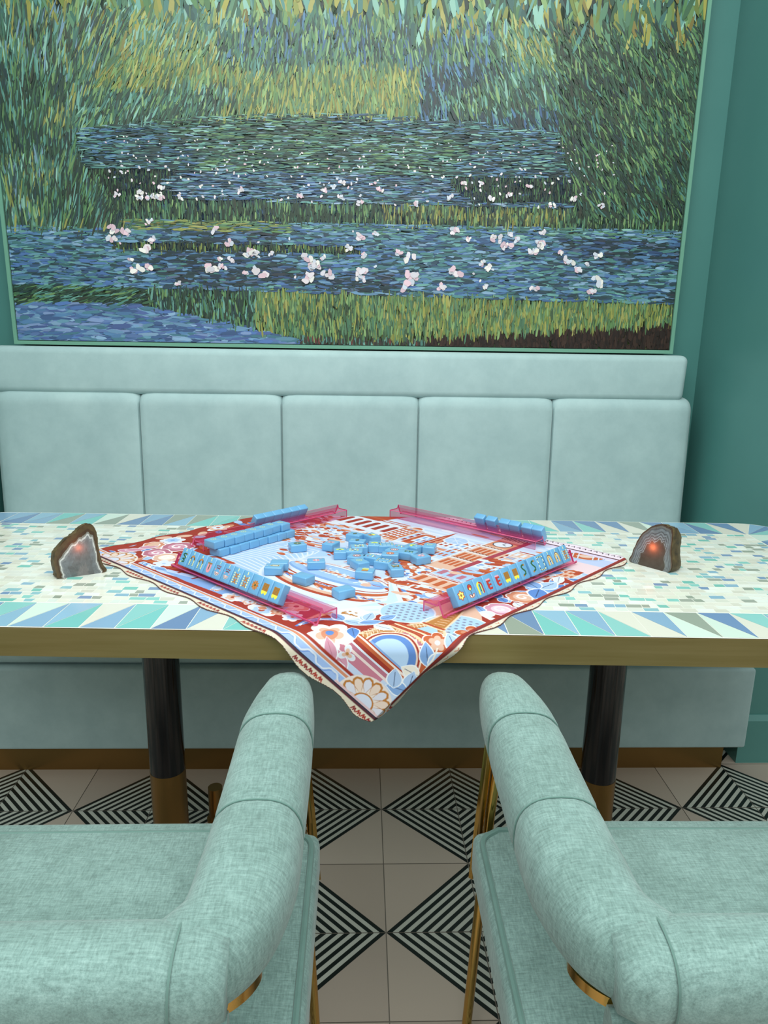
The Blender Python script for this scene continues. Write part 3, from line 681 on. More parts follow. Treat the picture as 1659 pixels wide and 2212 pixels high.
    # blooms near the hanging corner
    A.flower(*P(712, 1368), .042, 5, 'f2ece6', peach, blue, k0=.5); A.ell(*P(712, 1368), .016, .016, salmon); A.ell(*P(712, 1366), .008, .008, blue)
    for a in (.5, 1.3, 2.1): A.leaf(*P(748, 1446), .052, .012, a+2.3, pink, vein=rosec)
    A.leaf(*P(722, 1428), .05, .012, 2.6, pink, vein=rosec); A.flower(*P(750, 1412), .016, 3, white, peach, tan)
    A.flower(*P(945, 1388), .026, 5, orange, peach, white, k0=1); A.flower(*P(1015, 1365), .028, 3, orange, salmon, white, k0=2)
    for (px, py), l_, a, c in (((985, 1410), .058, 1.6, mid), ((985, 1410), .055, 2.6, sky), ((925, 1440), .060, 2.4, mid), ((925, 1440), .058, 1.4, sky), ((905, 1460), .045, 3.4, 'ece4d8'), ((910, 1460), .045, .9, 'ece4d8'), ((960, 1420), .040, .2, 'ece4d8'), ((880, 1493), .052, 2.0, sky), ((880, 1493), .050, 3.6, mid), ((880, 1493), .050, 5.2, mid), ((880, 1493), .050, .5, sky), ((850, 1485), .048, 2.2, sky)):
        A.leaf(*P(px, py), l_*.82, .0145, a, c)
    A.line([P(880, 1493), P(915, 1450), P(935, 1425), P(945, 1400)], .003, 'ece4d8'); A.line([P(935, 1430), P(965, 1418), P(990, 1395)], .003, 'ece4d8'); A.ell(*P(880, 1493), .006, .006, peach)
    for (px, py), l_, a, c in (((742, 1340), .05, .3, sky), ((742, 1340), .045, 2.9, mid), ((775, 1346), .05, 1.0, mid), ((790, 1340), .045, 2.0, sky), ((808, 1350), .045, .2, white), ((822, 1338), .04, 1.4, mid), ((760, 1356), .04, 5.6, blue)): A.leaf(*P(px, py), l_, .013, a, c)
    # left corner roses
    for (px, py), r_2, c, c2 in (((384, 1181), .042, rosec, pink), ((339, 1194), .036, rosec, pink), ((360, 1204), .034, peach, 'f3e2d6'), ((333, 1177), .028, salmon, peach)): A.rose(*P(px, py), r_2, c, c2)
    A.flower(*P(373, 1167), .030, 6, white, sky, mid); A.flower(*P(354, 1217), .024, 5, white, white, sky)
    for (px, py), a in (((255, 1188), .6), ((270, 1188), .9), ((300, 1184), 1.2)): A.leaf(*P(px, py), .05, .014, a, pink, vein=rosec)
    for k in range(5): A.leaf(*P(310+k*6, 1213+k*3), .045, .011, 5.6+k*.2, [sky, mid, white][k % 3])
    # stretch of red with pale bloom along the far-left edge
    A.rect(.0, .035, .05, .95, red)
    for k in range(16): A.ell(.03+R.uniform(-.01, .03), .18+k*.05, .022, .012, R.choice([peach, white, salmon, sky, orange]), rot=R.uniform(0, 3))
    A.flower(.035, .40, .030, 5, peach, white, rust)
    # far edges
    A.rect(0, 1, .955, 1, 'ead9e6'); A.rect(0, 1, .948, .955, maroon); A.rect(0, 1, .93, .948, 'd8cbe4')
    for k in range(60): A.line([(.03+k*.016, .975), (.036+k*.016, .982), (.040+k*.016, .972)], .003, '3a2a38')
    # framing stripes: right edge
    A.rect(.984, 1, 0, 1, 'ddd4c2'); A.rect(.978, .985, 0, 1, '7c2626'); A.rect(.974, .978, 0, 1, red)
    for k in range(34): A.line([(.989, .10+k*.026), (.993, .106+k*.026), (.989, .110+k*.026)], .0022, salmon)
    # near-left edge: cream scallops with red script, dark line, zigzag ribbon, striped moulding
    A.rect(0, 1, 0, .030, 'ddd2bc'); A.rect(0, 1, .022, .0262, maroon); A.rect(0, 1, .0262, .029, '2c2c40'); A.rect(0, 1, .029, .047, '9db8e6')
    A.rect(0, 1, .047, .049, white); A.rect(0, 1, .049, .0545, salmon); A.rect(0, 1, .0545, .057, white); A.rect(0, 1, .057, .0635, red)
    pts = [(k/500, .038+.0065*math.sin(k/500*2*PI*19)+.0012*math.sin(k/500*2*PI*57)) for k in range(501)]
    A.line([(a+.0022, b-.0012) for a, b in pts], .0042, '6f93d4'); A.line(pts, .0036, white)
    for k in range(7):
        c0 = .745+.0714+(k-5)/7
        for q in range(6):
            u = c0-.034+q*.012; A.line([(u, .010), (u+.003, .018), (u+.005, .010), (u+.007, .016), (u+.010, .009)], .0026, R.choice(['a8362a', '8c2a2a']))
    # shells at the corners
    for u, sr in ((.108, 1.05), (.934, .95)):
        A.ell(u, .031, .060*sr, .060*sr, 'e6d8d0', a0=0, a1=180)
        for q in range(7):
            a = rad(12+q*26); 
            for l_, w_, c in ((.056*sr, .0115, 'b9762f'), (.0515*sr, .0082, 'e6cfc0' if q % 2 else 'dad8e4')):
                x, y = math.cos(a), math.sin(a); A.poly([(u+x*.018, .033+y*.018), (u+x*l_*.75-y*w_, .033+y*l_*.75+x*w_), (u+x*l_*.93-y*w_*.7, .033+y*l_*.93+x*w_*.7), (u+x*l_, .033+y*l_), (u+x*l_*.93+y*w_*.7, .033+y*l_*.93-x*w_*.7), (u+x*l_*.75+y*w_, .033+y*l_*.75-x*w_)], c)
        A.ell(u, .031, .022, .022, 'b9762f', a0=0, a1=180); A.ell(u, .033, .018, .017, 'd3d9ea', a0=0, a1=180)
        A.rect(u-.066, u+.066, .029, .0335, 'dcbcc0')
    c = A.c.reshape(N_, 2, N_, 2, 3).mean((1, 3))*.93
    # stitched rim
    cc = (np.arange(N_)+.5)/N_; U, Vv = np.meshgrid(cc, cc); m = mat_outline(U, Vv); er = m.copy()
    for dj, di in ((1, 0), (-1, 0), (0, 1), (0, -1)): er &= np.roll(np.roll(m, dj, 0), di, 1)
    c[m & ~er] = lin('6b4f48')[:3]
    return c
def mat_outline(u, v):
    """signed inside test with scalloped rim, arrays"""
    a = .0062; m0 = .0072; k = 7
    def wob(t, t0): return m0+a*np.cos(2*np.pi*k*(t-t0))
    ins = (v > wob(u, .745)) & (v < 1-wob(u, .2)) & (u > wob(v, .3)) & (u < 1-wob(v, .14))
    R = .060
    for cu, cv in ((0, 0), (1, 0), (0, 1), (1, 1)):
        du = np.abs(u-cu); dv = np.abs(v-cv); c = (du < R+.004) & (dv < R+.004)
        ins &= ~(c & (((R+.004-du)**2+(R+.004-dv)**2) > R**2))
    return ins
def build_mat():
    n = 760; C = paint_mat(n)                        # C[j,i]: v row, u column, linear colours
    g = np.linspace(0, 1, n+1); U, Vv = np.meshgrid(g, g)
    ql, qf, qr, qb = [np.array(q) for q in (QL, QF, QR, QB)]
    XY = ((1-U)*(1-Vv))[..., None]*ql+(U*(1-Vv))[..., None]*qf+((1-U)*Vv)[..., None]*qb+(U*Vv)[..., None]*qr
    inv = np.array(TMI); LX = inv[0, 0]*XY[..., 0]+inv[0, 1]*XY[..., 1]+inv[0, 3]; LY = inv[1, 0]*XY[..., 0]+inv[1, 1]*XY[..., 1]+inv[1, 3]
    over = np.abs(LY)-THY; sg = np.sign(LY); t = np.clip(over/DR, 0, DA); e_ = np.maximum(0, over-DR*DA)
    Y3 = np.where(over <= 0, np.abs(LY), THY+DR*np.sin(t)+e_*math.cos(DA))*sg; dz = np.where(over <= 0, 0, -(DR-DR*np.cos(t))-e_*math.sin(DA))
    Z3 = MZ+dz
    curl = np.clip(U-.972, 0, 1)*np.clip((over-.03)/.05, 0, 1)*(LY < 0)
    Y3 = Y3+curl*.9; LX = LX-curl*.35
    cc = (g[:-1]+g[1:])/2; UC, VC = np.meshgrid(cc, cc); ins = mat_outline(UC, VC)
    idx = np.arange((n+1)*(n+1)).reshape(n+1, n+1)
    nv = (n+1)*(n+1)
    co = np.stack([LX, Y3, Z3], -1).reshape(-1, 3)
    # underside copy, offset along the local normal direction (inwards)
    hang = t; th = .0020
    co2 = np.stack([LX, Y3-np.sign(LY)*th*np.sin(hang), Z3-th*np.cos(hang)], -1).reshape(-1, 3)
    pad = np.pad(ins, 1); E_ = []
    for dj, di, a, b in ((-1, 0, (0, 0), (0, 1)), (1, 0, (1, 1), (1, 0)), (0, -1, (1, 0), (0, 0)), (0, 1, (0, 1), (1, 1))):
        nb = pad[1+dj:1+dj+n, 1+di:1+di+n]; jb, ib = np.nonzero(ins & ~nb); E_.append(np.stack([idx[jb+a[0], ib+a[1]], idx[jb+b[0], ib+b[1]]], 1))
    E_ = np.concatenate(E_)
    for _ in range(6):                                # even out the cut edge
        for cc_ in (co, co2):
            acc = np.zeros_like(cc_); cnt = np.zeros(len(cc_)); np.add.at(acc, E_[:, 0], cc_[E_[:, 1]]); np.add.at(acc, E_[:, 1], cc_[E_[:, 0]]); np.add.at(cnt, E_.ravel(), 1)
            m_ = cnt > 0; cc_[m_] = .5*cc_[m_]+.5*acc[m_]/cnt[m_][:, None]
    jj, ii = np.nonzero(ins)
    top = np.stack([idx[jj, ii], idx[jj, ii+1], idx[jj+1, ii+1], idx[jj+1, ii]], 1)
    bot = top[:, ::-1]+nv
    pad = np.pad(ins, 1); sides = []; scol = []
    for dj, di, a, b in ((-1, 0, (0, 0), (0, 1)), (1, 0, (1, 1), (1, 0)), (0, -1, (1, 0), (0, 0)), (0, 1, (0, 1), (1, 1))):
        nb = pad[1+dj:1+dj+n, 1+di:1+di+n]; jb, ib = np.nonzero(ins & ~nb)
        A = idx[jb+a[0], ib+a[1]]; B = idx[jb+b[0], ib+b[1]]
        sides.append(np.stack([B, A, A+nv, B+nv], 1))
    sides = np.concatenate(sides)
    faces = np.concatenate([top, bot, sides])
    fcol = np.concatenate([C[jj, ii], np.tile(np.array([lin('30303a')[:3]]), (len(bot), 1)), np.tile(np.array([lin('6a4a44')[:3]]), (len(sides), 1))])
    used, invx = np.unique(faces, return_inverse=True); allco = np.concatenate([co, co2])[used]; faces = invx.reshape(-1, 4)
    me = bpy.data.meshes.new('game_mat'); nf = len(faces)
    me.vertices.add(len(allco)); me.vertices.foreach_set('co', allco.astype(np.float32).ravel())
    me.loops.add(nf*4); me.loops.foreach_set('vertex_index', faces.astype(np.int32).ravel())
    me.polygons.add(nf); me.polygons.foreach_set('loop_start', np.arange(0, nf*4, 4, dtype=np.int32))
    me.polygons.foreach_set('loop_total', np.full(nf, 4, np.int32))
    me.update(calc_edges=True); me.validate()
    ca = me.color_attributes.new('Col', 'FLOAT_COLOR', 'CORNER')
    arr = np.ones((nf*4, 4), np.float32); arr[:, :3] = np.repeat(fcol, 4, axis=0); ca.data.foreach_set('color', arr.ravel())
    sm = np.zeros(nf, bool); sm[:len(top)+len(bot)] = True; me.polygons.foreach_set('use_smooth', sm)
    o = link('game_mat', me, M_mat); o.matrix_world = TM
    tag(o, 'square scalloped mat printed with red and blue city and flower art, laid cornerwise', 'mat')
build_mat()

# ------------------------------------------------------------ tiles
TW, TH, TT = .0278, .0368, .0175
BLUE = lin('6ca9d4')
class Sheet:
    def __init__(s): s.p = []
    def poly(s, pts, c): s.p.append((pts, lin(c)))
    def disc(s, x, y, r, c, ry=None, k=12): s.poly([(x+r*math.cos(2*PI*j/k), y+(ry or r)*math.sin(2*PI*j/k)) for j in range(k)], c)
    def line(s, pts, w_, c):
        for (ax, ay), (bx, by) in zip(pts[:-1], pts[1:]):
            d = math.hypot(bx-ax, by-ay) or 1; nx, ny = -(by-ay)/d*w_/2, (bx-ax)/d*w_/2; ex, ey = (bx-ax)/d*w_*.3, (by-ay)/d*w_*.3
            s.poly([(ax-ex+nx, ay-ey+ny), (ax-ex-nx, ay-ey-ny), (bx+ex-nx, by+ey-ny), (bx+ex+nx, by+ey+ny)], c)
    def petal(s, x, y, r0, r1, a, w_, c):
        s.poly([(x+(r0+(r1-r0)*t)*math.cos(a)-w_*math.sin(PI*t)*math.sin(a)*sg, y+(r0+(r1-r0)*t)*math.sin(a)+w_*math.sin(PI*t)*math.cos(a)*sg) for sg, ts in ((1, (0, .3, .6, .85, 1)), (-1, (.85, .6, .3))) for t in ts], c)
DIG = {'4': [[(.3, -1), (.3, 1), (-.6, -.3), (.7, -.3)]], '5': [[(.5, 1), (-.4, 1), (-.5, .1), (.2, .2), (.5, -.3), (.2, -.95), (-.5, -.85)]],
       '6': [[(.4, 1), (-.3, .3), (-.5, -.4), (0, -1), (.5, -.5), (0, 0), (-.45, -.4)]], '7': [[(-.5, 1), (.5, 1), (-.1, -1)]],
       '8': [[(0, 0), (.45, .5), (0, 1), (-.45, .5), (0, 0), (.5, -.5), (0, -1), (-.5, -.5), (0, 0)]], '9': [[(-.4, -1), (.3, -.3), (.5, .4), (0, 1), (-.5, .5), (0, 0), (.45, .4)]]}
def digit(s, d):
    for ln in DIG[d]: s.line([(x*.0019, .0122+y*.0024) for x, y in ln], .0009, 'f3f0a8')
def arc(cx_, cy_, rx, ry, a0, a1, k=10): return [(cx_+rx*math.cos(rad(a0+(a1-a0)*j/k)), cy_+ry*math.sin(rad(a0+(a1-a0)*j/k))) for j in range(k+1)]
def sym(kind):
    s = Sheet()
    if kind == 'blank': return s
    if kind[-1].isdigit() and kind != 'circle_one': digit(s, kind[-1])
    base = kind.rstrip('0123456789').rstrip('_')
    if base == 'snake':
        pts = arc(-.0005, .0045, .0045, .0028, 10, 180)+arc(-.0012, .0012, .0035, .0024, 170, 270)+arc(0, -.0028, .0045, .0024, 90, -90)+[(-.0045, -.0075)]
        s.line([(.005, .0062), (-.002, .0062), (-.004, .0042), (-.001, .002), (.003, .001), (.004, -.001), (.001, -.0025), (-.003, -.003), (.003, -.005), (.003, -.008), (-.003, -.0085)], .0024, '1f5a38')
        s.disc(.0058, .0062, .0012, 'c8853c'); s.disc(-.0045, -.0088, .0013, 'f3f0a8'); s.disc(.005, .0015, .001, 'f3f0a8')
    elif base == 'arch':
        s.line(arc(0, .001, .0048, .0055, 200, -20), .003, '6a5a2c'); s.line(arc(0, .001, .0048, .0055, 130, 60), .003, 'c8853c')
        for sx_ in (-1, 1):
            for q in range(4): s.disc(sx_*.005, -.001-q*.0026, .0014, 'f3f0a8' if (q+sx_) % 2 else 'e0e8c0'); s.disc(sx_*.0038, -.0022-q*.0026, .0008, '1f5a38')
    elif base == 'cup':
        s.poly([(-.0055, .0045)]+arc(0, -.005, .0055, .0055, 180, 360)+[(.0055, .0045)], 'e89aa8'); s.line([(0, .005), (0, -.005)], .0022, '1f5a38')
        for q in range(5): s.disc(-.0045+q*.00225, .0058, .0014, 'a07840')
    elif base == 'smile':
        for r_2, c in ((.0066, 'f0d8d8'), (.0058, '3a4a4a'), (.0048, 'e8e8e8'), (.0038, 'b04050'), (.0026, 'f0e0d8')): s.poly(arc(0, -.0035, r_2, r_2*.95, 180, 360, 14), c)
        for x in (-.004, 0, .004): s.disc(x, .0065, .0014, '8c2f2f'); s.disc(x*.8, .003, .0013, '7a3030')
        s.disc(-.0058, .000, .0014, 'e89aa8'); s.disc(.0058, .000, .0014, 'e89aa8')
    elif base == 'cross':
        for y in (.0025, -.0065):
            for a in (45, 135, 225, 315): s.petal(0, y, .0, .0058, rad(a), .0016, 'b9782c')
        for sx_ in (-1, 1):
            for q in range(5): s.disc(sx_*.0063, .0062-q*.0039, .0014, 'f3f0a8')
    elif base == 'daisy':
        for a in range(10): s.petal(0, -.001, .001, .0085, 2*PI*a/10, .0019, 'c88642' if a % 2 else 'b9722c')
        s.disc(0, -.001, .0018, '1f5a38')
    elif base == 'comb':
        s.poly([(-.0065, .008), (.0065, .008), (.0065, -.004), (-.0065, -.004)], 'b07a2c')
        for x in (-.004, -.0013, .0013, .004): s.line([(x, .007), (x, -.003)], .0006, '6d4a18')
        s.poly([(-.0065, -.004), (.0065, -.004), (.0065, -.0075), (.0035, -.0105), (0, -.0075), (-.0035, -.0105), (-.0065, -.0075)], 'f2ea4a')
    elif base == 'flower':
        for a in range(6): s.petal(0, -.001, .0, .0085, rad(90+60*a), .0032, 'b8322a')
        for a in range(6): s.petal(0, -.001, .001, .0068, rad(90+60*a), .0022, 'f2ea7a')
        s.disc(0, -.001, .002, 'a06a2c')
    elif base == 'tulip':
        s.disc(0, .006, .0052, '3a3a2c'); s.disc(0, .006, .0044, 'c8402c'); s.disc(0, .0035, .0022, 'f2ea7a'); s.line([(0, .001), (0, -.0105)], .001, '3a3a2c')
        for a in (45, 135): s.petal(0, -.0108, 0, .009, rad(a), .0026, 'b8322a'); s.petal(0, -.0108, .001, .0075, rad(a), .0015, 'f5f0d8')
    elif base == 'rainbow':
        s.line(arc(-.001, .002, .0048, .0058, 180, 90)+[(-.001, .0078)], .0036, 'f2ea4a'); s.line([(-.0055, .002), (-.0055, -.010)], .0036, 'f2ea4a')
        s.line(arc(0, .002, .0055, .0058, 90, 0)+[(.0055, -.0095)], .0026, 'b8322a'); s.line([(0, .005), (0, -.006)], .0018, '1f7a48'); s.line([(.002, .005), (.0025, -.0095)], .0016, 'f2ea4a')
    elif base == 'comb_red':
        s.poly([(-.006, .0085), (.004, .0085), (.004, .006), (-.006, .006)], 'f0a8b8')
        s.poly([(-.006, .006), (.0045, .006), (.0045, .003), (-.001, .003), (-.001, .0), (.0045, .0), (.0045, -.003), (-.001, -.003), (-.001, -.006), (.006, -.006), (.004, -.0095), (-.003, -.0095), (-.006, -.006)], 'b8322a')
    elif base == 'ess':
        s.line([(.0035, .0085), (-.001, .0085), (-.0035, .006), (-.002, .003), (.001, 0), (.0035, -.003), (.0025, -.0065), (-.0035, -.0085)], .0031, '23603a')
        s.disc(.0042, .0085, .0018, 'b9782c'); s.disc(-.004, -.0088, .0018, 'b9782c')
    elif base == 'square':
        for q in range(9):
            y = .0105-q*.0026
            for sx_ in (-1, 1): s.poly([(sx_*.0075-.0011, y-.001), (sx_*.0075+.0011, y-.001), (sx_*.0075+.0011, y+.001), (sx_*.0075-.0011, y+.001)], ['f3f0d8', '3a4a4a', 'f3f0a8'][q % 3])
        for q in range(6):
            x = -.006+q*.0024
            for y in (.0115, -.0115): s.poly([(x-.001, y-.001), (x+.001, y-.001), (x+.001, y+.001), (x-.001, y+.001)], ['3a4a4a', 'f3f0a8'][q % 2])
    elif base == 'bow':
        for r_2, c in ((.0066, '8a4a2c'), (.0052, 'f3f0a8'), (.0040, 'b9782c'), (.0026, 'f3f0d8')): s.line(arc(0, .001, r_2, r_2*1.1, 200, -20)+[], .0014, c); s.line([(r_2, .0), (r_2, -.009)], .0014, c); s.line([(-r_2, .0), (-r_2, -.009)], .0014, c)
        s.disc(0, -.003, .0015, '3a4a6a')
    elif base == 'leaf':
        s.petal(0, 0, -.007, .007, 0, .0045, '24402f'); s.petal(0, 0, -.005, .005, 0, .002, '5c5a3a'); s.line([(0, .009), (0, .0125)], .001, 'f3f0a8')
    elif base == 'ring':
        for r_2, c in ((.0075, '24402f'), (.006, '6a8a4a'), (.0045, '24402f'), (.0018, 'f3f0d8')): s.disc(0, 0, r_2, c, k=16)
    elif base == 'ring_red':
        for r_2, c in ((.0075, 'b8402c'), (.006, 'e8a060'), (.0045, 'b8402c'), (.002, 'f3f0d8')): s.disc(0, 0, r_2, c, k=16)
    elif base == 'ring_mauve':
        for r_2, c in ((.0078, '5a3a4a'), (.0066, 'e0a8b8'), (.0052, '5a3a4a'), (.0038, 'f0e0e0'), (.002, 'b04050')): s.disc(0, 0, r_2, c, k=16)
    elif base == 'checks':
        for q in range(4):
            for p_ in range(3): s.disc(-.005+p_*.005, .008-q*.0048, .0019, ['f3f0d8', 'c8d860', 'f3f0a8', 'c8602c', '3a6a4a'][(q*2+p_) % 5])
    elif base == 'hill':
        s.poly(arc(0, -.001, .0075, .0085, 0, 180), 'd8e85a'); s.poly(arc(0, -.001, .0028, .0035, 0, 180), '3a5a3a'); s.disc(0, -.007, .0015, 'f3f0d8')
    elif base == 'pinks':
        for x in (-.004, 0, .004): s.disc(x, .002, .0026, 'e8a0a8'); s.disc(x, -.003, .002, 'e8a0a8')
        s.disc(0, 0, .0022, '7a4a4a')
    elif base == 'petals':
        for a in range(8): s.petal(.001, 0, .001, .0075, 2*PI*a/8, .0019, 'd8788a' if a % 2 else 'f0c8d0')
        s.disc(-.007, .009, .0014, 'e89aa8')
    elif base == 'coin': 
        s.line(arc(0, .002, .0048, .0048, 0, 360, 16), .0011, 'd8e88a'); s.line([(-.001, .0005), (.001, .0035)], .0012, 'd8e88a')
    elif base == 'moth':
        s.line([(-.006, .011), (.006, .011)], .0012, '3a3a4a')
        for sx_ in (-1, 1): s.poly([(0, .004), (sx_*.0075, .0085), (sx_*.0065, .001), (sx_*.005, -.006), (0, -.002)], '6a5a2c'); s.poly([(sx_*.001, .003), (sx_*.0055, .0062), (sx_*.0045, .001)], 'd8b060')
    elif base == 'house':
        s.poly([(-.0075, .0055), (-.0005, .0055), (-.0005, -.0055), (-.0075, -.0055)], 'b9782c'); s.poly([(-.0005, .0055), (.006, .0055), (.006, -.0055), (-.0005, -.0055)], 'f2ea4a'); s.line([(-.0005, .0055), (-.0005, -.0055)], .0016, '3a3a2c'); s.line([(.009, -.004), (.009, .004)], .0014, 'e8f0c0')
    elif base == 'bits':
        s.disc(-.004, .006, .0022, 'b8322a', ry=.0014); s.disc(.004, .005, .0022, 'f2ea4a', ry=.0014); s.line([(-.005, -.004), (.005, -.001)], .0018, 'f3f0a8'); s.disc(0, -.007, .0018, 'b8322a')
    elif base == 'tag':
        s.poly([(-.0045, -.0095), (.0045, -.0095), (.0045, .003), (0, .0085), (-.0045, .003)], 'b8b088'); s.poly([(-.003, -.008), (.003, -.008), (.003, .002), (0, .0055), (-.003, .002)], '3a3a3a'); s.poly([(-.0018, -.007), (.0018, -.007), (.0018, .0015), (0, .004), (-.0018, .0015)], 'f3f0d8'); s.line([(0, .011), (0, .015)], .0012, 'f3f0d8')
    return s
TILE_ME = {}
def tile_mesh(kind):
    if kind in TILE_ME: return TILE_ME[kind]
    bm = newbox(-TW/2, TW/2, -TH/2, TH/2, 0, TT, .0026, 4); bm.normal_update()
    me0 = bpy.data.meshes.new('tmp'); bm.to_mesh(me0); bm.free()
    V = [tuple(v.co) for v in me0.vertices]; Fc = [tuple(p.vertices) for p in me0.polygons]; C = [BLUE]*len(Fc); nb = len(Fc)
    bpy.data.meshes.remove(me0)
    for q, (pts, c) in enumerate(sym(kind).p):
        z = TT+.00005+.000004*q; i = len(V); pts = [(x*1.18, y*1.15) for x, y in pts]
        ar = sum(pts[k][0]*pts[(k+1) % len(pts)][1]-pts[(k+1) % len(pts)][0]*pts[k][1] for k in range(len(pts)))
        if ar < 0: pts = pts[::-1]
        V.extend([(x, y, z) for x, y in pts]); Fc.append(tuple(range(i, i+len(pts)))); C.append(c)
    me = color_mesh('mahjong_tile', V, Fc, C); me.polygons.foreach_set('use_smooth', [k < nb for k in range(len(Fc))]); me.materials.append(M_resin)
    try: me.set_sharp_from_angle(angle=rad(50))
    except Exception: pass
    TILE_ME[kind] = me; return me
def tile(kind, M, label, group):
    o = bpy.data.objects.new('mahjong_tile', tile_mesh(kind)); col.objects.link(o); o.matrix_world = M
    return tag(o, label, 'game tile', group)
ORD = ['first', 'second', 'third', 'fourth', 'fifth', 'sixth', 'seventh', 'eighth', 'ninth', 'tenth', 'eleventh', 'twelfth', 'thirteenth']
DESC = {'snake': 'green winding snake', 'arch': 'beaded arch', 'cup': 'pink cup shape', 'smile': 'ringed pink bowl', 'cross': 'brown crosses and yellow dots', 'daisy': 'orange daisy', 'comb': 'brown comb with yellow tips', 'flower': 'yellow and red flower', 'tulip': 'red tulip', 'rainbow': 'yellow and red arch', 'comb_red': 'red comb with pink top', 'ess': 'green letter S', 'square': 'dotted square outline', 'bow': 'brown rainbow arch'}

# ------------------------------------------------------------ racks
RP = [(0, 0), (0, .0190), (.0010, .020), (.031, .020), (.0345, .0285), (.0365, .0285), (.0475, .0045), (.0520, .0055), (.0530, .0080), (.0550, .0080), (.0550, .0060), (.0535, .0025),
      (.0480, 0), (.0450, .0005), (.0345, .0215), (.0325, .0172), (.0028, .0172), (.0028, 0)]
RZ = TZ+.0026
def rack(origin, out, length, label):
    out = Vector((out[0], out[1], 0)).normalized(); X = out.cross(Vector((0, 0, 1)))
    M = Matrix(((X.x, out.x, 0, origin[0]), (X.y, out.y, 0, origin[1]), (0, 0, 1, RZ), (0, 0, 0, 1)))
    bm = bmesh.new(); extrude_profile(bm, RP, 0, length); bm.faces.ensure_lookup_table()
    for f in bm.faces:
        if len(f.verts) > 4 or min(e.calc_length() for e in f.edges) < .0026: f.material_index = 1      # polished edges look deeper
    o = obj('tile_rack', bm, [M_acr, M_acre], smooth=False); o.matrix_world = M
    tag(o, label, 'tile rack', 'pink acrylic tile racks'); return M
LEAN = rad(30)
def rack_tile(RM, x, kind, label, group, lift=0):
    c, s = math.cos(LEAN), math.sin(LEAN)
    up = Vector((0, -s, c)); nrm = Vector((0, c, s)); base = Vector((x, .0572-TT*c+.0015, .0085+TT*0-.001+lift))   # back bottom edge
    ctr = base+up*(TH/2)+Vector((0, 0, 0))
    m = Matrix(((-1, up.x, nrm.x, ctr.x), (0, up.y, nrm.y, ctr.y), (0, up.z, nrm.z, ctr.z), (0, 0, 0, 1)))
    tile(kind, RM @ m, label, group)
R_FL = rack((-.040, 1.152), (-.70, -.714), .438, 'pink see-through rack at the near left, holding eleven patterned tiles')
R_FR = rack((.4255, 1.4975), (.702, -.712), .443, 'pink see-through rack at the near right, holding thirteen patterned tiles')
R_BL = rack((-.349, 1.534), (-.716, .698), .445, 'pink see-through rack at the far left, behind the two-layer tile stack')
R_BR = rack((.075, 1.856), (.672, .74), .435, 'pink see-through rack at the far right, with six tiles seen from behind')
for i, k in enumerate(['snake4', 'arch6', 'arch6', 'cup5', 'smile7', 'smile7', 'cross8', 'cross8', 'daisy', 'comb', 'comb']):
    rack_tile(R_FL, .394-.0290*i, k, 'blue tile with %s, %s from left in the near left rack' % (DESC[k.rstrip('0123456789')], ORD[i]), 'tiles in the near left rack')
gap = 0
for i, k in enumerate(['flower', 'tulip', 'rainbow', 'comb_red', 'comb_red', 'comb', 'comb', 'ess', 'ess', 'square', 'bow9', 'bow9', 'cross8']):
    if i == 8: gap += .007
    if i in (10, 12): gap += .004
    rack_tile(R_FR, .400-.0283*i-gap+.0, k, 'blue tile with %s, %s from left in the near right rack' % (DESC[k.rstrip('0123456789')], ORD[i]), 'tiles in the near right rack')
for i in range(6):
    rack_tile(R_BL, .182+.0274*i, 'blank', 'blue tile seen from behind, %s from left in the far left rack' % ORD[i], 'tiles in the far left rack')
for i, x in enumerate([.262, .295, .332, .360, .394, .4215]):
    rack_tile(R_BR, x, 'blank', 'blue tile seen from behind, %s from left in the far right rack' % ORD[i], 'tiles in the far right rack')
# two-layer stack in front of the far left rack
sa = rad(50); sd = Vector((math.cos(sa), math.sin(sa), 0)); sn = Vector((-sd.y, sd.x, 0))
for layer in (0, 1):
    for i in range(8):
        j = Vector((rng.uniform(-.0012, .0012), rng.uniform(-.0022, .0022), 0))
        if layer == 0: p = Vector((-.303, 1.489, RZ))+sd*(.0140+.0280*i)+sn*(TH/2)
        else: p = Vector((-.314, 1.487, RZ+TT+.0001))+sd*(.0140+.0280*i)+sn*(TH/2)
        M = Matrix.Translation(p+sn*j.y) @ Matrix.Rotation(sa+rng.uniform(-.02, .02), 4, 'Z')
        tile('coin' if layer else 'blank', M, ('blue tile marked with yellow ring, %s from left on upper layer of stack' if layer else 'plain blue tile, %s from left in bottom layer of stack') % ORD[i], 'tiles in the two-layer stack')
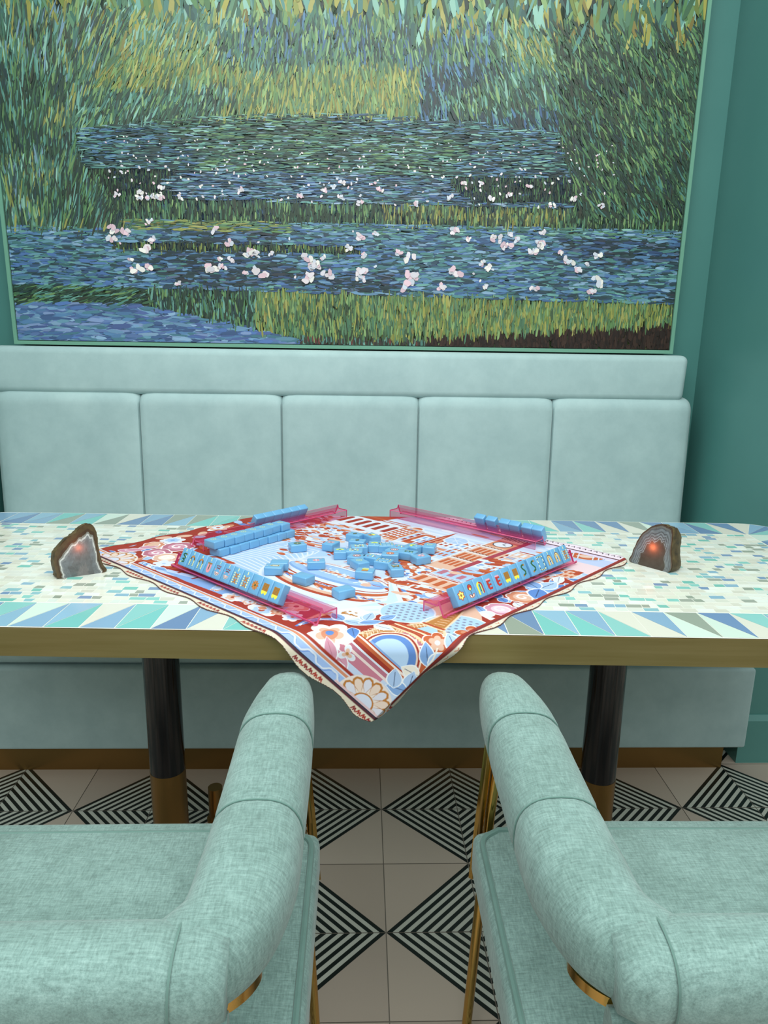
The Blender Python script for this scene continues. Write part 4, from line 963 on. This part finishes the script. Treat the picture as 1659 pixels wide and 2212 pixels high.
# loose tiles: pixel of the top face centre, turn in degrees (0 = upright to the viewer), face, look, place
LOOSE = [
 (642.5, 1173.5, -70, 'ring', 'dark green ring', 'alone between the stack and the heap'),
 (715, 1171, -28, 'pinks', 'pink dots', 'left of the heap, before the red arches'),
 (767, 1152.5, 62, 'leaf', 'dark leaf', 'topmost on the left of the heap'),
 (772, 1166.5, 78, 'leaf', 'dark leaf', 'just below the topmost leaf tile of the heap'),
 (803.5, 1155, 35, 'house', 'brown and yellow block', 'at the far edge of the heap'),
 (775, 1178.5, -80, 'checks', 'mixed dots', 'upper of the two dotted tiles in the heap'),
 (734.5, 1187.5, 3, 'hill', 'yellow-green hill', 'at the left end of the heap'),
 (765.5, 1187.5, 87, 'checks', 'mixed dots', 'lower of the two dotted tiles in the heap'),
 (809, 1173, -4, 'hill', 'yellow-green hill', 'in the middle of the heap'),
 (834, 1175, -84, 'square', 'dotted square outline', 'right of the middle hill tile'),
 (865, 1180, 65, 'bits', 'red and yellow specks', 'at the upper right of the heap'),
 (852, 1187, 60, 'ring_mauve', 'mauve ring', 'between the red ring tile and the specks tile'),
 (893, 1178, 50, 'hill', 'yellow-green hill', 'at the right end of the heap'),
 (928, 1177, -15, 'coin', 'small yellow ring', 'rightmost of all, beyond the heap'),
 (882, 1191, 62, 'snake', 'green snake', 'on the right side of the heap'),
 (909, 1199.5, -62, 'petals', 'pink petals', 'at the lower right tip of the heap'),
 (843, 1195, 84, 'ring_red', 'red ring', 'at the centre of the heap'),
 (771, 1200, 72, 'ring_mauve', 'mauve ring', 'on the lower left of the heap'),
 (803, 1200.5, 58, 'bits', 'red and yellow specks', 'in the lower row of the heap'),
 (829, 1210, 68, 'square', 'dotted square outline', 'in the lower row beside the butterfly tile'),
 (777, 1210.5, 32, 'coin', 'small yellow ring', 'below the mauve ring tile'),
 (855, 1223.5, 10, 'moth', 'brown butterfly', 'nearest on the lower right of the heap'),
 (789, 1230.5, 78, 'house', 'brown and yellow block', 'nearest on the lower left of the heap'),
 (683, 1209.5, -84, 'petals', 'red and pink petals', 'alone left of the heap on the pale blue ellipse'),
 (592, 1221.5, 86, 'tag', 'pointed grey tag', 'front one of the touching pair behind the near left rack'),
 (604, 1212, 90, 'blank', 'plain face', 'back one of the touching pair behind the near left rack'),
 (655.5, 1241.5, 52, 'blank', 'blank back up', 'lying alone behind the near left rack, smaller in view'),
 (742, 1270, -56, 'blank', 'blank back up', 'lying alone and nearest to the viewer')]
for px, py, a, k, look, where in LOOSE:
    p = onz(px, py, RZ+TT); p.z = RZ
    tile(k, Matrix.Translation(p) @ Matrix.Rotation(rad(a), 4, 'Z'), 'blue tile, %s, %s' % (look, where), 'loose tiles on the mat')

# ------------------------------------------------------------ agate lamps
def agate(name, label, A, B, outline, body, bands, light, seed):
    """A,B: world xy of the foot of the cut face; outline (s,z); body: list of (depth, scale, dx)"""
    r2 = random.Random(seed); A = Vector((A[0], A[1], 0)); B = Vector((B[0], B[1], 0)); sdir = (B-A); W = sdir.length; sdir.normalize()
    back = Vector((-sdir.y, sdir.x, 0))
    M = Matrix(((sdir.x, back.x, 0, A.x), (sdir.y, back.y, 0, A.y), (0, 0, 1, TZ), (0, 0, 0, 1)))
    root = thing(name, label, 'lamp', M, 'agate slice lamps')
    k = len(outline); pts = []
    for i in range(k):                                # smooth outline by Catmull-Rom, keep the flat foot
        p0, p1, p2, p3 = outline[i-1], outline[i], outline[(i+1) % k], outline[(i+2) % k]
        if i == k-1:
            for t in range(8): q = t/8; pts.append((p1[0]+(p2[0]-p1[0])*q, 0.0))
            continue
        for t in range(6):
            q = t/6; f = lambda a: .5*((2*p1[a])+(-p0[a]+p2[a])*q+(2*p0[a]-5*p1[a]+4*p2[a]-p3[a])*q*q+(-p0[a]+3*p1[a]-3*p2[a]+p3[a])*q**3)
            j = .0006 if p1[1] > .004 and p2[1] > .004 else 0
            pts.append((f(0)+r2.uniform(-j, j), max(0, f(1)+r2.uniform(-j, j))))
    n = len(pts)
    bm = bmesh.new(); rings = []
    for d, sc, dx, dz in body:
        cx_ = sum(p[0] for p in pts)/n
        rings.append([bm.verts.new((cx_+(x-cx_)*sc+dx, d+r2.uniform(-.001, .001)*(d > 0), max(0, z*sc*dz+(r2.uniform(-.0009, .0009) if z > .002 else 0)))) for x, z in pts])
    for a in range(len(rings)-1):
        for j in range(n): bm.faces.new((rings[a][j], rings[a+1][j], rings[a+1][(j+1) % n], rings[a][(j+1) % n]))
    bm.faces.new(rings[-1]); obj('rock_shell', bm, M_rock, root, smooth=True, angle=60)
    # cut face with bands: concentric rings towards an inner point
    V = []; Fc = []; C = []; gx, gz = bands['c']; S = [0]+[b[0] for b in bands['b']]
    fine = []
    for (t0, t1, c) in [(S[i], S[i+1], bands['b'][i][1]) for i in range(len(bands['b']))]:
        m = max(1, int((t1-t0)/.05+.5))
        for q in range(m): fine.append((t0+(t1-t0)*q/m, t0+(t1-t0)*(q+1)/m, c))
    lob = [sum(r2.uniform(-1, 1)*math.sin(w_*2*PI*i/n+r2.uniform(0, 0)+w_) for w_ in (3, 5, 7))*.018 for i in range(n)]
    def pt(i, t):
        x, z = pts[i % n]; wv = t*(1-t)*4*(.028*math.sin(5*2*PI*i/n)+.022*math.sin(9*2*PI*i/n+1)+.02*math.sin(14*2*PI*i/n+2)); t = min(1, max(0, t+wv*(1 if 0 < t < 1 else 0)))
        return (x+(gx-x)*t, -.0012, z+(gz-z)*t)
    for t0, t1, c in fine:
        for i in range(n):
            b = len(V); V.extend([pt(i, t0), pt(i+1, t0), pt(i+1, t1), pt(i, t1)]); j = r2.uniform(.9, 1.1); cc = lin(c)
            Fc.append((b, b+1, b+2, b+3) if t1 < 1 else (b, b+1, b+2)); C.append((cc[0]*j, cc[1]*j, cc[2]*j, 1))
    me = color_mesh('cut_face', V, Fc, C); link('cut_face', me, M_agate, root)
    l = bpy.data.lights.new('tea_light', 'POINT'); l.energy = light[3]; l.shadow_soft_size = .006; l.color = (1, .32, .14)
    lo = bpy.data.objects.new('tea_light', l); col.objects.link(lo); lo.parent = root; lo.location = light[:3]
M_rock = bsdf('agate_rind', lin('4a4128'), .6)
r_, n_, _ = noise_color(M_rock, [(.3, lin('2f2819')), (.55, lin('5b4c2c')), (.75, lin('6f6440'))], nscale=60, detail=6); L(M_rock, r_.outputs[0], M_rock.node_tree.nodes['Principled BSDF'].inputs['Base Color']); bump(M_rock, n_.outputs['Fac'], .6, .002)
M_agate = bpy.data.materials.new('polished_agate'); M_agate.use_nodes = True
def _ag():
    m = M_agate; b = m.node_tree.nodes['Principled BSDF']; a = N(m, 'ShaderNodeAttribute'); a.attribute_name = 'Col'
    t = N(m, 'ShaderNodeTexCoord'); n = N(m, 'ShaderNodeTexNoise'); n.inputs['Scale'].default_value = 90; n.inputs['Detail'].default_value = 5
    L(m, t.outputs['Object'], n.inputs['Vector'])
    mr = N(m, 'ShaderNodeMapRange'); mr.inputs[3].default_value = .55; mr.inputs[4].default_value = 1.45; L(m, n.outputs['Fac'], mr.inputs[0])
    mx = N(m, 'ShaderNodeVectorMath', operation='SCALE'); L(m, a.outputs['Color'], mx.inputs[0]); L(m, mr.outputs[0], mx.inputs['Scale'])
    L(m, mx.outputs[0], b.inputs['Base Color']); b.inputs['Roughness'].default_value = .22
    tr = N(m, 'ShaderNodeBsdfTranslucent'); tr.inputs[0].default_value = (.9, .55, .45, 1); ms = N(m, 'ShaderNodeMixShader'); ms.inputs[0].default_value = .15
    L(m, b.outputs[0], ms.inputs[1]); L(m, tr.outputs[0], ms.inputs[2]); L(m, ms.outputs[0], m.node_tree.nodes['Material Output'].inputs[0])
_ag()
agate('agate_lamp', 'agate lamp left of the mat, grey face with white ring', (-.590, 1.358), (-.520, 1.396),
      [(0, 0), (-.0075, .012), (-.010, .035), (-.004, .058), (.016, .078), (.034, .090), (.046, .101), (.058, .104), (.068, .096), (.0725, .078), (.0735, .05), (.078, .02), (.080, 0)],
      [(0, 1, 0, 1), (.004, 1.01, -.001, 1), (.018, .97, -.006, .98), (.032, .85, -.008, .9), (.042, .6, -.008, .75)],
      dict(c=(.042, -.004), b=[(.10, '5a4a30'), (.17, '4c3a28'), (.21, '8f8f86'), (.25, 'dcdcda'), (.30, '8c9092'), (.5, '767c80'), (.75, '6c7072'), (1.0, '7c7a7a')]), (.036, .006, .058, .02), 3)
agate('agate_lamp', 'agate lamp right of the mat, banded blue-grey face with glowing centre', (.592, 1.481), (.645, 1.413),
      [(0, 0), (-.001, .02), (.006, .045), (.018, .070), (.038, .090), (.056, .099), (.075, .097), (.085, .090), (.0865, .05), (.0862, 0)],
      [(0, 1, 0, 1), (.003, 1.0, .001, 1), (.018, .98, .004, .99), (.036, .88, .006, .93), (.046, .62, .008, .8)],
      dict(c=(.050, -.002), b=[(.04, '4e4030'), (.08, '70726c'), (.11, '5c6468'), (.17, '7c868a'), (.20, '5a6468'), (.24, '8a9498'), (.27, '5e686c'), (.31, '8f999e'), (.34, '565e60'), (.36, 'a2a8aa'), (.40, '52564f'), (1.0, '4a463e')]), (.046, .006, .046, .035), 5)

# ------------------------------------------------------------ armchairs
def seg_path(pts, k=10):
    out = []
    n = len(pts)
    for i in range(n-1):
        p0 = pts[max(0, i-1)]; p1 = pts[i]; p2 = pts[i+1]; p3 = pts[min(n-1, i+2)]
        for t in range(k):
            q = t/k; out.append(.5*((2*p1)+(p2-p0)*q+(2*p0-5*p1+4*p2-p3)*q*q+(-p0+3*p1-3*p2+p3)*q**3))
    out.append(pts[-1].copy()); return out
AXC, AW, AH = .302, .054, .052                       # arm centre line, half width, half height
def roll_ring(sx_, sz_, k=28, p=2.5):
    out = []
    for j in range(k):
        a = 2*PI*j/k; c, s = math.cos(a), math.sin(a)
        out.append((sx_*math.copysign(abs(c)**(2/p), c), sz_*math.copysign(abs(s)**(2/p), s)))
    return out
def build_chair(label, M):
    root = thing('armchair', label, 'chair', M, 'sage armchairs at the table')
    SX, SY0, SY1, SZ0, SZ1 = .362, -.27, .275, .385, .462
    bm = newbox(-SX, SX, SY0, SY1, SZ0, SZ1, .016, 4)
    bmesh.ops.subdivide_edges(bm, edges=[e for e in bm.edges if e.calc_length() > .2], cuts=12, use_grid_fill=True)
    for v in bm.verts:
        if v.co.z > SZ1-.01: v.co.z += .012*(1-(v.co.x/SX)**4)*(1-(v.co.y/.28)**4)
        cx_ = abs(v.co.x)-.282; cy_ = v.co.y-.235                    # front corners are cut in around the posts
        if cx_ > 0 and v.co.y > .2: v.co.y -= .028*min(1, cx_/.05)
    obj('seat', bm, M_fabric, root)
    bm = bmesh.new(); r = .03; path = []
    o_ = rrect(SX-.011, (SY1-SY0)/2-.011, .03, 6)
    for x, y in o_:
        y += (SY0+SY1)/2; cx_ = abs(x)-.282
        if cx_ > 0 and y > .2: y -= .028*min(1, cx_/.05)
        path.append(Vector((x, y, SZ1+.0015)))
    pp = []
    for i in range(len(path)):
        a, b = path[i], path[(i+1) % len(path)]; m = max(1, int((b-a).length/.02)); 
        for q in range(m):
            v = a.lerp(b, q/m); cx_ = 0
            pp.append(v)
    sweep(bm, pp, lambda i: circ(.0048, 8), closed=True); obj('piping', bm, M_piping, root)
    bm = newbox(-SX+.012, SX-.012, SY0+.01, SY1-.045, SZ0-.022, SZ0+.002, .004); obj('seat_frame', bm, M_brassd, root)
    # padded arms in bulging segments, and the back roll
    for sg in (-1, 1):
        ctrl = [Vector((sg*(AXC-.012), .338, .640)), Vector((sg*(AXC-.006), .30, .646)), Vector((sg*AXC, .20, .650)), Vector((sg*(AXC+.002), .0, .653)), Vector((sg*(AXC), -.09, .655)), Vector((sg*(AXC-.012), -.155, .657)), Vector((sg*(AXC-.045), -.196, .659))]
        path = seg_path(ctrl, 14); n = len(path)
        s = [0]
        for a, b in zip(path[:-1], path[1:]): s.append(s[-1]+(b-a).length)
        seams = [.155, .345]
        def ring(i):
            d = s[i]; e = min(1, (d+.001)/.016); cap = math.sqrt(max(.02, 1-(1-e)**2))          # blunt rounded end
            tw = min(1, d/.15); wf = .70+.30*math.sin(tw*PI/2); hf = .80+.20*math.sin(min(1, d/.07)*PI/2)   # narrows towards the front, on its inner side
            g = 1.0
            for q in seams: g -= .09*math.exp(-((d-q)/.006)**2)
            g *= 1-.20*max(0, (d-(s[-1]-.12))/.12)
            off = -sg*AW*(1-wf)                       # side axis points to -x when the path runs to -y
            return [(x*wf*g*(.75+.25*cap)+off, z*hf*g*(.6+.4*cap)+(1-hf)*AH*.55) for x, z in roll_ring(AW, AH)]
        bm = bmesh.new(); sweep(bm, path, ring); obj('arm', bm, M_fabric, root, angle=80)
        # stitched seam lines
        for q in seams:
            i = min(range(n), key=lambda k_: abs(s[k_]-q)); t = (path[i+1]-path[i-1]).normalized(); sd_ = t.cross(Vector((0, 0, 1))).normalized(); u = sd_.cross(t)
            bm = bmesh.new(); tw = min(1, q/.15); wf = .70+.30*math.sin(tw*PI/2); rg = roll_ring(AW*wf*.97, AH*.97, 40); pts = [path[i]+sd_*(a-sg*AW*(1-wf))+u*b for a, b in rg]
            sweep(bm, pts, lambda k_: circ(.0012, 6), up=t, closed=True); obj('seam', bm, M_piping, root)
        # brass posts: a flat bar and a round tube from arm to floor
        bm = bmesh.new()
        sweep(bm, [Vector((sg*(AXC+.012), .290, .62)), Vector((sg*(AXC+.026), .280, .46)), Vector((sg*(AXC+.036), .272, .30)), Vector((sg*(AXC+.05), .268, 0))], lambda i: circ(.0085, 14))
        obj('front_leg', bm, M_brassp, root)
        bm = bmesh.new()
        sweep(bm, [Vector((sg*(AXC+.030), .284, .62)), Vector((sg*(AXC+.044), .272, .46)), Vector((sg*(AXC+.052), .262, .36))], lambda i: [(-.0035, -.008), (.0035, -.008), (.0035, .008), (-.0035, .008)])
        obj('side_bar', bm, M_brassp, root, smooth=False)
        bm = bmesh.new()
        sweep(bm, [Vector((sg*(AXC+.024), -.20, .372)), Vector((sg*(AXC+.033), -.215, .25)), Vector((sg*(AXC+.050), -.25, 0))], lambda i: circ(.0105, 14))
        obj('rear_leg', bm, M_brassp, root)
    # back roll, bowed
    def bx_(a): return Vector((a, -.204-.006*(1-(a/.29)**2), .662+.006*(1-(a/.29)**2)))
    path = [bx_(-.304+.608*k_/40) for k_ in range(41)]
    bm = bmesh.new()
    def ringb(i):
        e = min(1, (min(i, 40-i)+.25)/3.2); f = math.sqrt(max(.12, 1-(1-e)**2)); g = 1-.10*math.exp(-((min(i, 40-i)-3.2)/.5)**2); return [(x*(.62+.38*f)*g, z*(.62+.38*f)*g) for x, z in roll_ring(.043, .041)]
    sweep(bm, path, ringb); obj('backrest', bm, M_fabric, root, angle=80)
    for i in (3, 37):
        t = (path[i+1]-path[i-1]).normalized(); sd_ = t.cross(Vector((0, 0, 1))).normalized(); u = sd_.cross(t)
        bm = bmesh.new(); sweep(bm, [path[i]+sd_*a+u*b for a, b in roll_ring(.0415, .0395, 40)], lambda k_: circ(.0013, 6), up=t, closed=True); obj('seam', bm, M_piping, root)
    # lower back panel and brass band beneath the roll
    bm = bmesh.new(); path = [bx_(-.297+.594*k_/30)+Vector((0, .004, -.135)) for k_ in range(31)]
    sweep(bm, path, lambda i: roll_ring(.020, .085, 16)); obj('back_panel', bm, M_fabric, root, angle=80)
    bm = bmesh.new()
    half = [(.290, -.06), (.312, -.115), (.322, -.152), (.296, -.186), (.240, -.206), (.13, -.222)]
    band = seg_path([Vector((-x, y, .606)) for x, y in half]+[Vector((0, -.228, .606))]+[Vector((x, y, .606)) for x, y in half[::-1]], 8)
    sweep(bm, band, lambda i: [(-.003, -.006), (.003, -.006), (.003, .006), (-.003, .006)]); obj('brass_band', bm, M_brassp, root, smooth=True, angle=40)
build_chair('sage green armchair on the right, turned to the table', Matrix.Translation((.540, .735, 0)) @ Matrix.Rotation(rad(-.5), 4, 'Z'))
build_chair('sage green armchair on the left, turned to the table', Matrix.Translation((-.422, .735, 0)) @ Matrix.Rotation(rad(.3), 4, 'Z'))
